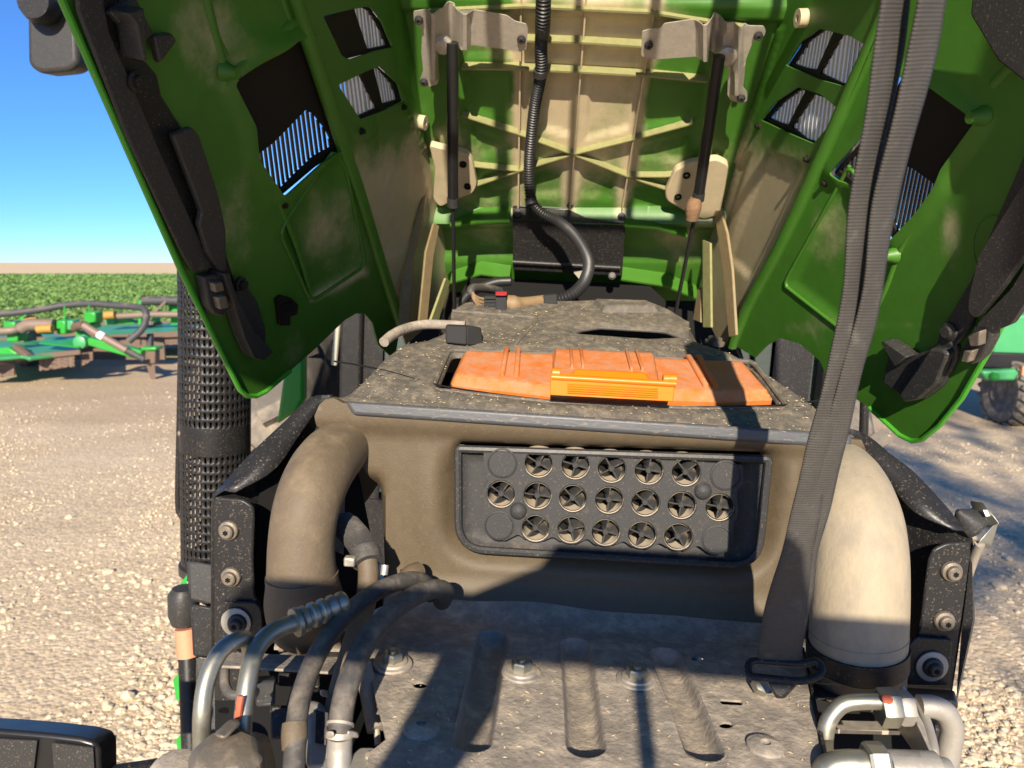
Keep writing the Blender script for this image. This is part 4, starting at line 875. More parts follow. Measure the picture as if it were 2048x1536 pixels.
# ---- pipes
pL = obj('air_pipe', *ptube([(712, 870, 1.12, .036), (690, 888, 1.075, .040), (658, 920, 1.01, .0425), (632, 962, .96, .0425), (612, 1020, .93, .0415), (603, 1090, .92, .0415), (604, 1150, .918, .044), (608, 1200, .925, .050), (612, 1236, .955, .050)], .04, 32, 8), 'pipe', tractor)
tag(pL, 'brown dusty charge air pipe curving down')
obj('end_ring', *tube([A(700, 877, 1.095), A(694, 884, 1.083)], .0415, 32), 'blk', pL)
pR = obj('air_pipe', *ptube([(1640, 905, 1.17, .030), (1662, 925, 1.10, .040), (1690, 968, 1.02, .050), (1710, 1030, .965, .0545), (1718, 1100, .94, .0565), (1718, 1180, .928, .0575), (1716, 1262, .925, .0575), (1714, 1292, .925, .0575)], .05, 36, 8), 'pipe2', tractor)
tag(pR, 'pale dusty charge air pipe with a scuffed surface')
obj('mould_ring', *ptube([(1716, 1262, .925), (1716, 1266, .925)], .0582, 36, 2), 'pipe2', pR)
obj('hose_clamp', *ptube([(1714, 1284, .925), (1713, 1322, .926)], .0605, 36, 3), 'blkclean', pR)
obj('coupler', *ptube([(1713, 1318, .926, .058), (1712, 1362, .93, .058)], .058, 36, 3), 'pipe', pR)
# ---- side cheeks: flange sheets, bolted plates
def sheet3(name, rowsP, m, parent, t, bevel=0):
    n = len(rowsP[0]); V = [p for r in rowsP for p in r]; Fc = []
    for j in range(len(rowsP)-1):
        for i in range(n-1): Fc.append([j*n+i, j*n+i+1, (j+1)*n+i+1, (j+1)*n+i])
    o = obj(name, V, Fc, m, parent, ang=60); s = o.modifiers.new('solid', 'SOLIDIFY'); s.thickness = t; s.offset = 0; return o
def cheek(outer, inner, ys, skin_x):
    O = [A(u, v, y) for (u, v), y in zip(outer, ys)]; I = [A(u, v, y-.012) for (u, v), y in zip(inner, ys)]
    Mx = [(o+i)/2+Vector((0, -.002, .006)) for o, i in zip(O, I)]
    L = [Vector((o.x+skin_x, o.y, -.60)) for o in O]
    rowsP = [[Vector(k) for k in bez([tuple(p) for p in r], 5)] for r in (I, Mx, O, [o+Vector((skin_x*.6, 0, -.012)) for o in O], L)]
    return sheet3('side_cheek', rowsP, 'frame', tractor, .003)
chL = cheek([(664, 791), (621, 797), (574, 841), (499, 912), (428, 992)], [(668, 806), (640, 815), (600, 868), (548, 940), (470, 985)], [1.10, 1.09, 1.06, 1.01, .975], -.006)
chR = cheek([(1690, 858), (1733, 872), (1777, 907), (1825, 944), (1884, 1006), (1944, 1078)], [(1694, 872), (1712, 880), (1746, 926), (1782, 972), (1830, 1025), (1908, 1060)], [1.10, 1.09, 1.06, 1.035, 1.0, .975], .006)
plL = ysheet('bolted_plate', [(427, 994), (486, 999), (507, 1014), (508, 1040), (505, 1120), (509, 1192), (524, 1212), (526, 1300), (470, 1420), (428, 1420)], .965, 'frame', tractor, .006, bevel=.0025, r=9)
ysheet('lug_plate', [(441, 1203), (512, 1205), (524, 1222), (528, 1300), (441, 1300)], .958, 'frame', plL, .005, bevel=.002, r=8)
plR = ysheet('bolted_plate', [(1944, 1084), (1894, 1086), (1868, 1098), (1858, 1120), (1850, 1180), (1843, 1243), (1834, 1274), (1816, 1292), (1806, 1380), (1906, 1386), (1920, 1260), (1934, 1168)], .965, 'frame', tractor, .006, bevel=.0025, r=9)
ysheet('lug_plate', [(1832, 1274), (1906, 1279), (1900, 1374), (1806, 1372), (1816, 1291)], .958, 'frame', plR, .005, bevel=.002, r=8)
obj('foot_flange', *hexa([A(1810, 1374, .956), A(1910, 1380, .956), A(1916, 1402, .90), A(1822, 1398, .90)], [A(1810, 1384, .956), A(1910, 1390, .956), A(1916, 1420, .90), A(1822, 1412, .90)]), 'frame', plR, bevel=.003)
def star_bolt(u, v, y, par, r=.0135, m='bolt'):
    c = A(u, v, y); b = obj('flange_bolt', *lathe([(r, 0), (r, .0025), (r*.93, .0045), (r*.70, .006), (r*.66, .011), (r*.52, .0125)], c, (0, -1, 0), 22), m, par)
    n = 12; V = [c+Vector((r*(.30 if k % 2 else .20)*cos(2*pi*k/n), -.0128, r*(.30 if k % 2 else .20)*sin(2*pi*k/n))) for k in range(n)]
    obj('drive_recess', *prism(V, (0, -.0006, 0)), 'dark', b)
star_bolt(458, 1060, .964, plL); star_bolt(463, 1153, .964, plL); star_bolt(1902, 1142, .964, plR); star_bolt(1887, 1241, .964, plR)
for u, v, par in ((473, 1244, plL), (1863, 1332, plR)):
    obj('washer', *lathe([(.0205, 0), (.0205, .0022), (.019, .003)], A(u, v, .957), (0, -1, 0), 28), 'zincw' if 'zincw' in MT else 'alu', par); star_bolt(u+2, v+2, .954, par, .0130, 'blk')
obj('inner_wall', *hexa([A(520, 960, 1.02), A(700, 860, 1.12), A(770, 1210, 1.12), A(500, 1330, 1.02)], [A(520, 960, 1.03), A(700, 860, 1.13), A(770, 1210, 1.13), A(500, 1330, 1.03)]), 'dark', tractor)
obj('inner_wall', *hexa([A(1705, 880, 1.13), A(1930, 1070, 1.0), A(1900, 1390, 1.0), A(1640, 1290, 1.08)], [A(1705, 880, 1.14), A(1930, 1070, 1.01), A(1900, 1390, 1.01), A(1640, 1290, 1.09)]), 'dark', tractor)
# ---- base plate
BP = Plane((0, 0, -.50), (0, 0, 1))
bpo = [(772, 1200), (880, 1210), (1200, 1237), (1530, 1259), (1604, 1264), (1606, 1310), (1622, 1400), (1650, 1520), (1668, 1600), (1200, 1600), (700, 1600), (742, 1500), (772, 1478), (752, 1400), (736, 1320)]
GR = [((985, 1275), (968, 1380), (945, 1482)), ((1152, 1292), (1162, 1400), (1172, 1492)), ((1332, 1312), (1365, 1400), (1408, 1498))]
def proj(P):
    w = R3 @ Vector(P); z = w.y*cos(PITCH)-w.z*sin(PITCH); return (1024+F*w.x/z, 768-F*(w.y*sin(PITCH)+w.z*cos(PITCH))/z)
def stadium(g_, hw, n=10):
    a, b = BP.at(*g_[0]), BP.at(*g_[-1]); d = (b-a).normalized(); nn = Vector((-d.y, d.x, 0)); B = []; X_ = []
    for k in range(n+1): t = pi/2+pi*k/n; B.append(a+(d*cos(t)+nn*sin(t))*hw); X_.append(a)
    for k in range(1, 12): q_ = a.lerp(b, k/12); B.append(q_-nn*hw); X_.append(q_)
    for k in range(n+1): t = -pi/2+pi*k/n; B.append(b+(d*cos(t)+nn*sin(t))*hw); X_.append(b)
    for k in range(11, 0, -1): q_ = a.lerp(b, k/12); B.append(q_+nn*hw); X_.append(q_)
    return B, X_
STAD = [stadium(g_, .0215) for g_ in GR]
def bp_h(U, V):
    h = np.zeros_like(U)
    h += .030*ss(1262+.068*(U-1200)-V, -6, 46)**1.3
    h += .0018*np.sin(U*.021+1)*np.sin(V*.03)
    h -= .03*ss(V, 1545, 1600)
    return h
bpl = relief('base_plate', bpo, BP.at, 'plate', tractor, holes=[hole(840, 1370, 15, 7), hole(1395, 1314, 13, 6), rnd([(1438, 1398), (1484, 1399), (1486, 1409), (1442, 1409)], 5), hole(1452, 1450, 15, 7)]+[[proj(p) for p in B] for B, _ in STAD], step=7.5, hf=bp_h, thick=(0, 0, -.003), ang=50)
for B, X_ in STAD:
    V, Fc = [], []; n = len(B); prof = ((1.02, .0005), (1.0, 0), (.93, -.0015), (.86, -.0065), (.76, -.0125), (.6, -.0165), (.3, -.0178), (.0, -.018))
    for f_, z_ in prof: V += [x+(b-x)*f_+Vector((0, 0, z_)) for b, x in zip(B, X_)]
    for k in range(len(prof)-1): Fc += [[k*n+i, k*n+(i+1) % n, (k+1)*n+(i+1) % n, (k+1)*n+i] for i in range(n)]
    obj('pressed_groove', V, Fc, 'plate', bpl, ang=70)
tag(bpl, 'dusty steel base plate with three pressed grooves')
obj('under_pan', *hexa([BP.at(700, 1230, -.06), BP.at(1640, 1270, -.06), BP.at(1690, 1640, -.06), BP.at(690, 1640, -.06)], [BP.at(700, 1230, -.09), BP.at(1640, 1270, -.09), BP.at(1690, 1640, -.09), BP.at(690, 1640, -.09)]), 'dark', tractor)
obj('side_flange', *hexa([BP.at(1604, 1300, .004), BP.at(1608, 1300, .004), BP.at(1672, 1600, .004), BP.at(1664, 1600, .004)], [BP.at(1604, 1300, -.06), BP.at(1608, 1300, -.06), BP.at(1672, 1600, -.06), BP.at(1664, 1600, -.06)]), 'frame', bpl)
def hexnut(u, v):
    c = BP.at(u, v, .001); b = obj('flange_nut', *lathe([(.0245, 0), (.0245, .0015), (.0235, .0025), (.0185, .003), (.0180, .0055), (.012, .006)], c, (0, 0, 1), 28), 'zincd', bpl, ang=20)
    obj('hexagon', *lathe([(.0130, .005), (.0130, .0145), (.0115, .0165), (.0065, .0165), (.0065, .015), (.0, .015)], c, (0, 0, 1), 6), 'zinc', b, smooth=False)
    obj('stud', *lathe([(.0058, .013), (.0058, .0195), (.0045, .0205)], c, (0, 0, 1), 12), 'zinc', b)
for u, v in ((785, 1330), (1042, 1348), (1272, 1362)): hexnut(u, v)
for u, v in ((842, 1458), (1530, 1496)): obj('push_pin', *lathe([(.0205, 0), (.0195, .004), (.013, .0065), (.0055, .0072), (.0055, .0045)], BP.at(u, v, .0), (0, 0, 1), 22), 'plate', bpl)
obj('spilled_lump', *lathe([(.004, 0), (.003, .004)], BP.at(1262, 1372, 0), (0, 0, 1), 6), 'mud', bpl)

# ---- hoses and metal lines at the left
h1 = obj('metal_line', *ptube([(404, 1500, .70), (404, 1430, .70), (414, 1360, .715), (440, 1305, .735), (474, 1280, .75), (496, 1282, .765), (500, 1310, .785), (496, 1360, .80)], .0090, 16), 'zinc', tractor)
h2 = obj('metal_line', *ptube([(484, 1500, .70, .0100), (486, 1440, .705, .0092), (496, 1360, .725, .0098), (512, 1300, .75, .0098), (548, 1262, .775, .0098), (606, 1240, .80, .0098)], .0098, 16), 'zinc', tractor)
obj('paint_mark', *ptube([(476, 1436, .6958, .0036), (478, 1416, .6975, .0036), (482, 1392, .702, .0036)], .004, 8), 'red', h2)
q = [(.0100, 0), (.0125, .004), (.0125, .012), (.0105, .014)]; prof = []
for k in range(5): prof += [(.0115, .012*k), (.0150-.0004*k, .012*k+.003), (.0150-.0004*k, .012*k+.008), (.0115, .012*k+.0105)]
p0, p1 = A(594, 1244, .795), A(706, 1196, .845)
obj('ferrule', *lathe([(.0105, -.004), (.0165, -.003), (.0165, .002)]+[(r, h+.003) for r, h in prof], p0, p1-p0, 22), 'zinc', h2)
def hose(px, r, name='rubber_hose', m='hose'): return obj(name, *ptube(px, r, 20, 8), m, tractor)
ha = hose([(586, 1560, .66), (590, 1500, .68), (594, 1440, .70), (606, 1380, .73), (636, 1306, .775), (690, 1232, .83), (755, 1182, .885), (815, 1160, .93), (850, 1166, .97), (862, 1190, 1.0)], .0108)
hb = hose([(680, 1470, .705), (684, 1420, .715), (700, 1355, .74), (734, 1282, .785), (785, 1222, .84), (836, 1188, .885), (872, 1178, .915), (890, 1184, .94), (884, 1202, .97)], .0122)
hc = hose([(734, 1112, .945), (737, 1150, .935), (732, 1200, .915), (715, 1260, .88), (694, 1330, .845), (676, 1400, .815), (668, 1450, .80), (664, 1500, .79)], .0135, 'coolant_hose', 'pipe')
obj('ribbed_end', *corr([(690, 1050, 1.01), (700, 1060, .99), (718, 1082, .965), (734, 1112, .945)], .0165, .004), 'hose', hc)
cl = obj('clamp_ring', *tube([A(729, 1100, .951), A(736, 1126, .938)], .0195, 24), 'hose', hc)
obj('clamp_ear', *boxv(A(700, 1122, .925), (.014, .012, .012)), 'zincd', hc, bevel=.002)
obj('clamp_screw', *tube([A(770, 1130, .935), A(768, 1150, .93)], .005, 12), 'zincd', hc)
for hh_, p, qq in ((hb, (680, 1462, .705), (679, 1474, .703)), (hb, (681, 1446, .709), (680, 1452, .707))): obj('spring_clamp', *tube([A(*p), A(*qq)], .0140, 20), 'zincd', hh_)
obj('clamp_tab', *hexa([A(652, 1462, .69), A(668, 1462, .685), A(668, 1476, .685), A(652, 1476, .69)], [A(652, 1462, .70), A(668, 1462, .70), A(668, 1476, .70), A(652, 1476, .70)]), 'zincd', hb, bevel=.002)
obj('clamp_tab', *hexa([A(694, 1460, .69), A(716, 1464, .70), A(718, 1476, .70), A(696, 1474, .69)], [A(694, 1460, .70), A(716, 1464, .71), A(718, 1476, .71), A(696, 1474, .70)]), 'zincd', hb, bevel=.002)
obj('hose_barb', *ptube([(680, 1474, .703), (679, 1500, .70), (678, 1540, .69)], .0125, 20, 3), 'alu', hb)
obj('hose_collar', *ptube([(590, 1446, .697, .0125), (589, 1470, .69, .0130), (588, 1500, .682, .0115)], .012, 18, 3), 'pipe', ha)
obj('hose_barb', *ptube([(587, 1505, .68), (585, 1570, .66)], .0085, 14, 3), 'alu', ha)
he = hose([(800, 1172, .97, .012), (820, 1150, .985, .013), (838, 1140, 1.0, .012)], .013, 'hose_stub', 'pipe')
dr = obj('drain_channel', *ptube([(726, 1330, .86), (738, 1390, .83), (752, 1460, .80)], .0105, 16), 'plate', tractor)
obj('drain_tip', *ptube([(752, 1452, .805), (756, 1490, .79)], .004, 10), 'zincd', dr)
# cross bar, blocks and castings below the hoses
cbx = obj('cross_bar', *hexa([A(428, 1302, .90), A(700, 1314, .90), A(690, 1346, .85), A(424, 1330, .85)], [A(428, 1308, .90), A(700, 1320, .90), A(690, 1352, .85), A(424, 1336, .85)]), 'plate', tractor, bevel=.002)
obj('rear_rail', *hexa([A(556, 1262, .99), A(760, 1270, .99), A(750, 1300, .96), A(548, 1294, .96)], [A(556, 1268, .99), A(760, 1276, .99), A(750, 1306, .96), A(548, 1300, .96)]), 'plate', cbx)
for c in ((566, 1290), (610, 1292), (690, 1300)): obj('spacer', *hexa([A(c[0]-9, 1262, .965), A(c[0]+9, 1262, .965), A(c[0]+9, 1305, .945), A(c[0]-9, 1305, .945)], [A(c[0]-9, 1262, .975), A(c[0]+9, 1262, .975), A(c[0]+9, 1305, .955), A(c[0]-9, 1305, .955)]), 'pipe', cbx)
obj('bent_handle', *ptube([(450, 1335, .86), (450, 1370, .84), (462, 1388, .83), (480, 1390, .83)], .006, 10), 'hose', cbx)
vb = obj('valve_block', *hexa([A(510, 1362, .82), A(552, 1360, .82), A(550, 1412, .80), A(512, 1414, .80)], [A(512, 1352, .86), A(552, 1350, .86), A(550, 1402, .86), A(512, 1404, .86)]), 'blk', tractor, bevel=.003)
obj('port_plug', *lathe([(.006, 0), (.006, .006), (.003, .007)], A(515, 1384, .815), (-.6, -1, 0), 10), 'blkclean', vb)
for i, (u0, v0, u1, v1, y) in enumerate(((556, 1345, 640, 1372, .87), (640, 1378, 660, 1392, .82), (540, 1410, 700, 1480, .84), (560, 1320, 650, 1350, .93))):
    obj('bracket_block', *hexa([A(u0, v0, y), A(u1, v0+4, y), A(u1, v1+4, y-.02), A(u0, v1, y-.02)], [A(u0, v0, y+.04), A(u1, v0+4, y+.04), A(u1, v1+4, y+.02), A(u0, v1, y+.02)]), ('blk', 'steelb', 'blkclean', 'frame')[i], vb, bevel=.003)
ca = obj('casting', *hexa([A(612, 1428, .77), A(664, 1430, .77), A(660, 1540, .72), A(612, 1540, .72)], [A(612, 1418, .83), A(664, 1420, .83), A(660, 1530, .83), A(612, 1530, .83)]), 'alu', tractor, bevel=.006)
obj('nozzle', *ptube([(606, 1430, .79), (624, 1424, .80), (650, 1440, .80)], .012, 14), 'alu', ca)
obj('tag_plate', *hexa([A(632, 1420, .755), A(656, 1426, .755), A(652, 1490, .735), A(630, 1486, .735)], [A(632, 1420, .76), A(656, 1426, .76), A(652, 1490, .74), A(630, 1486, .74)]), 'blkclean', ca)
obj('printed_bar', *hexa([A(640, 1432, .7535), A(650, 1434, .7535), A(650, 1440, .752), A(640, 1438, .752)], [A(640, 1432, .754), A(650, 1434, .754), A(650, 1440, .7525), A(640, 1438, .7525)]), 'white', ca)
mf = obj('mounting_flange', *prism([AZ(u, v, -.505) for u, v in rnd([(640, 1545), (650, 1515), (700, 1512), (720, 1494), (748, 1494), (768, 1510), (768, 1560), (640, 1570)], 5)], (0, 0, -.012)), 'alu', tractor, bevel=.002)
obj('bolt_hole', *lathe([(.005, 0), (.005, .003), (.003, .0032)], AZ(740, 1514, -.505), (0, 0, 1), 14), 'zincd', mf)
obj('dark_backing', *hexa([A(430, 1330, 1.0), A(790, 1345, 1.0), A(800, 1640, .86), A(430, 1640, .86)], [A(430, 1330, 1.06), A(790, 1345, 1.06), A(800, 1640, 1.0), A(430, 1640, 1.0)]), 'dark', tractor)  # near-black backing added to darken the space behind the hoses
# big fitting with hexagon body at the lower left
fb = obj('hydraulic_fitting', *lathe([(.036, -.10), (.036, -.010), (.030, 0), (.016, .005)], AZ(450, 1500, -.475), (0, -.15, 1), 8), 'bolt', tractor, ang=25, bevel=.004)
obj('fitting_lug', *hexa([AZ(425, 1470, -.452), AZ(462, 1436, -.452), AZ(486, 1444, -.452), AZ(450, 1480, -.452)], [AZ(425, 1470, -.47), AZ(462, 1436, -.47), AZ(486, 1444, -.47), AZ(450, 1480, -.47)]), 'bolt', fb, bevel=.004)
obj('lug_hole', *lathe([(.005, 0), (.005, .002)], AZ(447, 1424, -.45), (0, 0, 1), 12), 'dark', fb)
obj('side_cap', *lathe([(.03, 0), (.027, .015), (.012, .022)], A(352, 1560, .74), (0, -.4, 1), 20), 'plate', fb)
obj('body_block', *hexa([A(500, 1470, .72), A(524, 1480, .72), A(530, 1560, .68), A(480, 1560, .68)], [A(500, 1460, .78), A(540, 1470, .78), A(560, 1560, .78), A(480, 1560, .78)]), 'bolt', fb, bevel=.006)
# ---- right hydraulic couplings
rl = obj('metal_line', *ptube([(1652, 1520, .80), (1650, 1480, .80), (1658, 1440, .805), (1684, 1410, .81), (1720, 1403, .81), (1762, 1403, .81)], .0092, 18), 'zinc', tractor)
def hexbar(u0, u1, v, y, r, m, par, n=6): return obj('hexagon_nut', *lathe([(r*.93, 0), (r, .003), (r, (A(u1, v, y)-A(u0, v, y)).length-.003), (r*.93, (A(u1, v, y)-A(u0, v, y)).length)], A(u0, v, y), A(u1, v, y)-A(u0, v, y), n, Vector((0, -.5, 1))), m, par, ang=25)
hexbar(1757, 1794, 1415, .81, .0215, 'zinc', rl); hexbar(1796, 1822, 1416, .81, .0190, 'alu', rl)
obj('paint_mark', *lathe([(.006, 0), (.005, .001)], A(1775, 1398, .797), (0, -.8, 1), 12), 'red', rl)
gp = obj('bulkhead_plate', *hexa([A(1800, 1372, .845), A(1808, 1368, .85), A(1875, 1500, .77), A(1864, 1510, .76)], [A(1792, 1455, .86), A(1800, 1450, .87), A(1868, 1540, .78), A(1856, 1545, .77)]), 'zincd', tractor, bevel=.002)
obj('weld_bead', *ptube([(1836, 1400, .83), (1856, 1450, .80), (1868, 1500, .77), (1866, 1525, .765)], .005, 10), 'alu', gp)
rl2 = obj('metal_line', *ptube([(1838, 1412, .82), (1868, 1414, .82), (1893, 1428, .82), (1904, 1460, .82), (1898, 1500, .82), (1890, 1550, .82)], .0125, 18), 'alu', tractor)
rl3 = obj('quick_coupler', *ptube([(1640, 1560, .735), (1660, 1536, .735), (1690, 1528, .735), (1732, 1528, .735)], .0140, 20), 'zinc', tractor)
hexbar(1730, 1772, 1532, .735, .0235, 'zinc', rl3); obj('coupler_body', *tube([A(1774, 1540, .735), A(1872, 1544, .735)], .020, 22), 'alu', rl3); hexbar(1868, 1900, 1548, .735, .016, 'alu', rl3, 22)
obj('label_patch', *hexa([AZ(1786, 1500, -.44), AZ(1838, 1502, -.44), AZ(1844, 1514, -.44), AZ(1790, 1512, -.44)], [AZ(1786, 1500, -.445), AZ(1838, 1502, -.445), AZ(1844, 1514, -.445), AZ(1790, 1512, -.445)]), 'steelb', rl3)
rb = obj('cross_bar', *hexa([A(1612, 1362, .92), A(1806, 1372, .92), A(1806, 1400, .88), A(1622, 1392, .88)], [A(1612, 1368, .92), A(1806, 1378, .92), A(1806, 1406, .88), A(1622, 1398, .88)]), 'frame', tractor, bevel=.002)
obj('lower_rail', *hexa([A(1640, 1440, .88), A(1800, 1444, .88), A(1800, 1462, .86), A(1640, 1458, .86)], [A(1640, 1446, .88), A(1800, 1450, .88), A(1800, 1470, .86), A(1640, 1466, .86)]), 'steelb', rb)
obj('back_wall', *hexa([A(1612, 1398, .95), A(1820, 1400, .95), A(1890, 1600, .90), A(1640, 1600, .90)], [A(1612, 1398, .97), A(1820, 1400, .97), A(1890, 1600, .92), A(1640, 1600, .92)]), 'dark', rb)
obj('knob', *lathe([(.02, 0), (.02, .02), (.012, .026)], A(1850, 1460, .90), (0, -1, 0), 18), 'blkclean', rb)
lk_ = obj('hood_latch', *hexa([A(1940, 1000, 1.01), A(1966, 1003, .99), A(2000, 1046, .965), A(1960, 1052, .99)], [A(1940, 1006, 1.012), A(1966, 1009, .992), A(1998, 1053, .967), A(1960, 1058, .992)]), 'zinc', tractor, bevel=.002)
obj('arm', *hexa([A(1986, 1050, .966), A(1997, 1046, .97), A(1984, 1090, .965), A(1956, 1084, .96)], [A(1984, 1054, .972), A(1995, 1050, .976), A(1982, 1094, .971), A(1954, 1088, .966)]), 'zinc', lk_, bevel=.002)
obj('rubber_cone', *lathe([(.024, -.004), (.024, 0), (.018, .006), (.010, .016), (.003, .024)], A(1938, 1044, 1.0), (-.75, -.1, .6), 18), 'blk', lk_)
obj('sticker', *hexa([A(1966, 1020, .984), A(1974, 1020, .984), A(1980, 1032, .978), A(1972, 1033, .978)], [A(1966, 1020, .986), A(1974, 1020, .986), A(1980, 1032, .980), A(1972, 1033, .980)]), 'white', lk_)
obj('latch_stem', *ptube([(1960, 1088, .965), (1950, 1110, .975), (1936, 1150, .99)], .006, 10), 'zincd', lk_)
obj('outer_skin', *hexa([A(1940, 1085, .99), A(1944, 1085, .975), A(1946, 1240, .975), A(1912, 1400, .96)], [A(1936, 1085, 1.10), A(1940, 1085, 1.10), A(1950, 1240, 1.08), A(1915, 1400, 1.06)]), 'frame', tractor)

# ---- pull strap: a thing of its own, hooked to the base plate
def sy(v): t = (v+30)/1365; return 1/((1-t)/.60+t/.855)
strap = root('pull_strap', CAMV + R3 @ AZ(1570, 1360, -.49), 'long grey webbing pull strap hanging in front of the right air pipe', 'strap')
strap.rotation_euler = R3.to_euler(); SB = AZ(1570, 1360, -.49)
def sobj(name, V, Fc, m, parent=strap, **k): o = obj(name, V, Fc, m, parent, **k); o.location = -SB if parent is strap else (0, 0, 0); return o
def ribbon(name, edges, twist, dy=0.):
    "edges: (v, left u, right u); twist: depth half-difference of the edges"
    c = bez([(v, a, b, tw) for (v, a, b), tw in zip(edges, twist)], 7); V = []; UV = []; s = 0; pm = None; W_ = 6
    for v, a, b, tw in c:
        y = sy(v)+dy; L, Rr = A(a, v, y-tw), A(b, v, y+tw); mid = (L+Rr)/2
        if pm is not None: s += (mid-pm).length
        pm = mid
        for k in range(W_+1):
            t = k/W_; p = L.lerp(Rr, t)+Vector((0, -.0022*sin(t*pi)-.0012*sin(s*55+t*4), 0)); V.append(p); UV.append((t*(Rr-L).length, s))
    n = len(c); Fc = [[j*(W_+1)+i, j*(W_+1)+i+1, (j+1)*(W_+1)+i+1, (j+1)*(W_+1)+i] for j in range(n-1) for i in range(W_)]
    o = sobj(name, V, Fc, 'web', ang=80); me = o.data; ul = me.uv_layers.new(name='UVMap')
    for l in me.loops: ul.data[l.index].uv = UV[l.vertex_index]
    sd = o.modifiers.new('solid', 'SOLIDIFY'); sd.thickness = .0022; sd.offset = 0; return o
ribbon('webbing', [(-120, 1786, 1843), (-30, 1768, 1823), (100, 1750, 1805), (200, 1737, 1787), (400, 1701, 1747), (600, 1683, 1722), (750, 1651, 1692), (900, 1612, 1660), (1000, 1588, 1644), (1089, 1568, 1628), (1170, 1542, 1618), (1256, 1522, 1606), (1330, 1514, 1600)], [.02, .02, .02, .018, .014, .010, .008, .006, .004, .003, .002, 0, 0])
ribbon('webbing', [(-120, 1862, 1918), (-30, 1842, 1896), (100, 1818, 1872), (200, 1796, 1848), (400, 1747, 1793), (600, 1722, 1760), (750, 1680, 1722), (900, 1640, 1687), (1000, 1618, 1664), (1089, 1604, 1638), (1170, 1588, 1626), (1256, 1562, 1611), (1330, 1552, 1600)], [.018, .018, .016, .014, .012, .010, .008, .005, .003, .002, .002, 0, 0], .006)
lp = [A(u, v, y) for u, v, y in ((1496, 1340, .842), (1500, 1326, .848), (1520, 1322, .85), (1600, 1328, .85), (1630, 1322, .848), (1643, 1334, .842), (1638, 1350, .836), (1600, 1362, .832), (1530, 1356, .832), (1502, 1352, .836), (1496, 1340, .842))]
hkp = sobj('slide_loop', *tube([Vector(k) for k in bez([tuple(p) for p in lp], 4)], .0045, 10), 'blkclean')
o = sobj('anchor_plate', *hexa([A(1530, 1354, .833), A(1600, 1360, .833), A(1570, 1392, .822), A(1552, 1392, .822)], [A(1530, 1358, .841), A(1600, 1364, .841), A(1570, 1398, .83), A(1552, 1398, .83)]), 'blkclean', strap, bevel=.002)
sobj('bolt', *lathe([(.012, -.004), (.012, .006), (.008, .008)], AZ(1522, 1372, -.492), (.2, -.5, .8), 6), 'zinc', strap)

# ---- exhaust guard on the left
def guard():
    y = 1.90; c0 = A(431, 850, y); rad = .0865; ztop = .35; zbot = A(435, 1128, y).z; V = []; Fc = []
    n = 40; ch = .0225; rows_ = int((ztop-zbot)/ch); zb0, zb1 = A(430, 902, y).z, A(430, 846, y).z
    def P(a, z, r=rad): return Vector((c0.x+r*sin(a), c0.y-r*cos(a), z))
    ix = {}
    def vid(i, s_, zz):
        key = (i % n, s_, round(zz, 5))
        if key not in ix: ix[key] = len(V); V.append(P((i % n+(.58 if s_ else 0))*2*pi/n, zz))
        return ix[key]
    for j in range(rows_):
        z = zbot+j*ch; solid = (j < 1) or (zb0-.004 < z < zb1-.012); zs = [z, z+ch*.20, z+ch*.88, zbot+(j+1)*ch]
        for i in range(n):
            for k in range(3):
                Fc.append([vid(i, 0, zs[k]), vid(i, 1, zs[k]), vid(i, 1, zs[k+1]), vid(i, 0, zs[k+1])])
                if solid or k != 1: Fc.append([vid(i, 1, zs[k]), vid(i+1, 0, zs[k]), vid(i+1, 0, zs[k+1]), vid(i, 1, zs[k+1])])
    o = obj('exhaust_guard', V, Fc, 'blkclean', tractor, ang=80); s = o.modifiers.new('solid', 'SOLIDIFY'); s.thickness = .0025; s.offset = -1
    tag(o, 'tall black perforated exhaust guard'); 
    obj('exhaust_pipe', *tube([Vector((c0.x+.018, c0.y+.01, zbot-.1)), Vector((c0.x+.018, c0.y+.01, ztop))], .058, 20), 'dark', o)
    obj('rivet', *lathe([(.008, 0), (.006, .004)], P(-.95, A(430, 862, y).z, rad), (-.8, -.6, 0), 12), 'bolt', o)
    for k, (z0, z1, r) in enumerate(((zbot-.015, zbot+.006, rad+.006), )): obj('base_ring', *lathe([(r, 0), (r, z1-z0)], (c0.x, c0.y, z0), (0, 0, 1), 32), 'blk', o)
    return o
eg = guard()
obj('side_rod', *ptube([(362, 700, 1.9), (359, 850, 1.9), (356, 1000, 1.9), (362, 1030, 1.9), (376, 1042, 1.9)], .008, 10), 'blkclean', eg)
ab = obj('exhaust_base', *hexa([A(374, 1120, 1.62), A(436, 1130, 1.62), A(436, 1215, 1.6), A(378, 1200, 1.6)], [A(374, 1120, 1.8), A(436, 1130, 1.8), A(436, 1215, 1.8), A(378, 1200, 1.8)]), 'blk', tractor, bevel=.006)
obj('side_block', *hexa([A(381, 1206, 1.5), A(434, 1216, 1.5), A(434, 1320, 1.48), A(386, 1312, 1.48)], [A(381, 1206, 1.7), A(434, 1216, 1.7), A(434, 1320, 1.7), A(386, 1312, 1.7)]), 'frame', ab, bevel=.005)
obj('canister', *tube([A(374, 1240, 1.65), A(384, 1520, 1.55)], .022, 18), 'blkclean', ab)
obj('band_clamp', *lathe([(.028, 0), (.034, .02), (.034, .07), (.024, .085)], A(368, 1246, 1.62), (0, 0, 1), 18), 'blk', ab)
obj('sticker', *ptube([(372, 1256, 1.61), (377, 1312, 1.60)], .0245, 18, 3), 'sticker', ab)
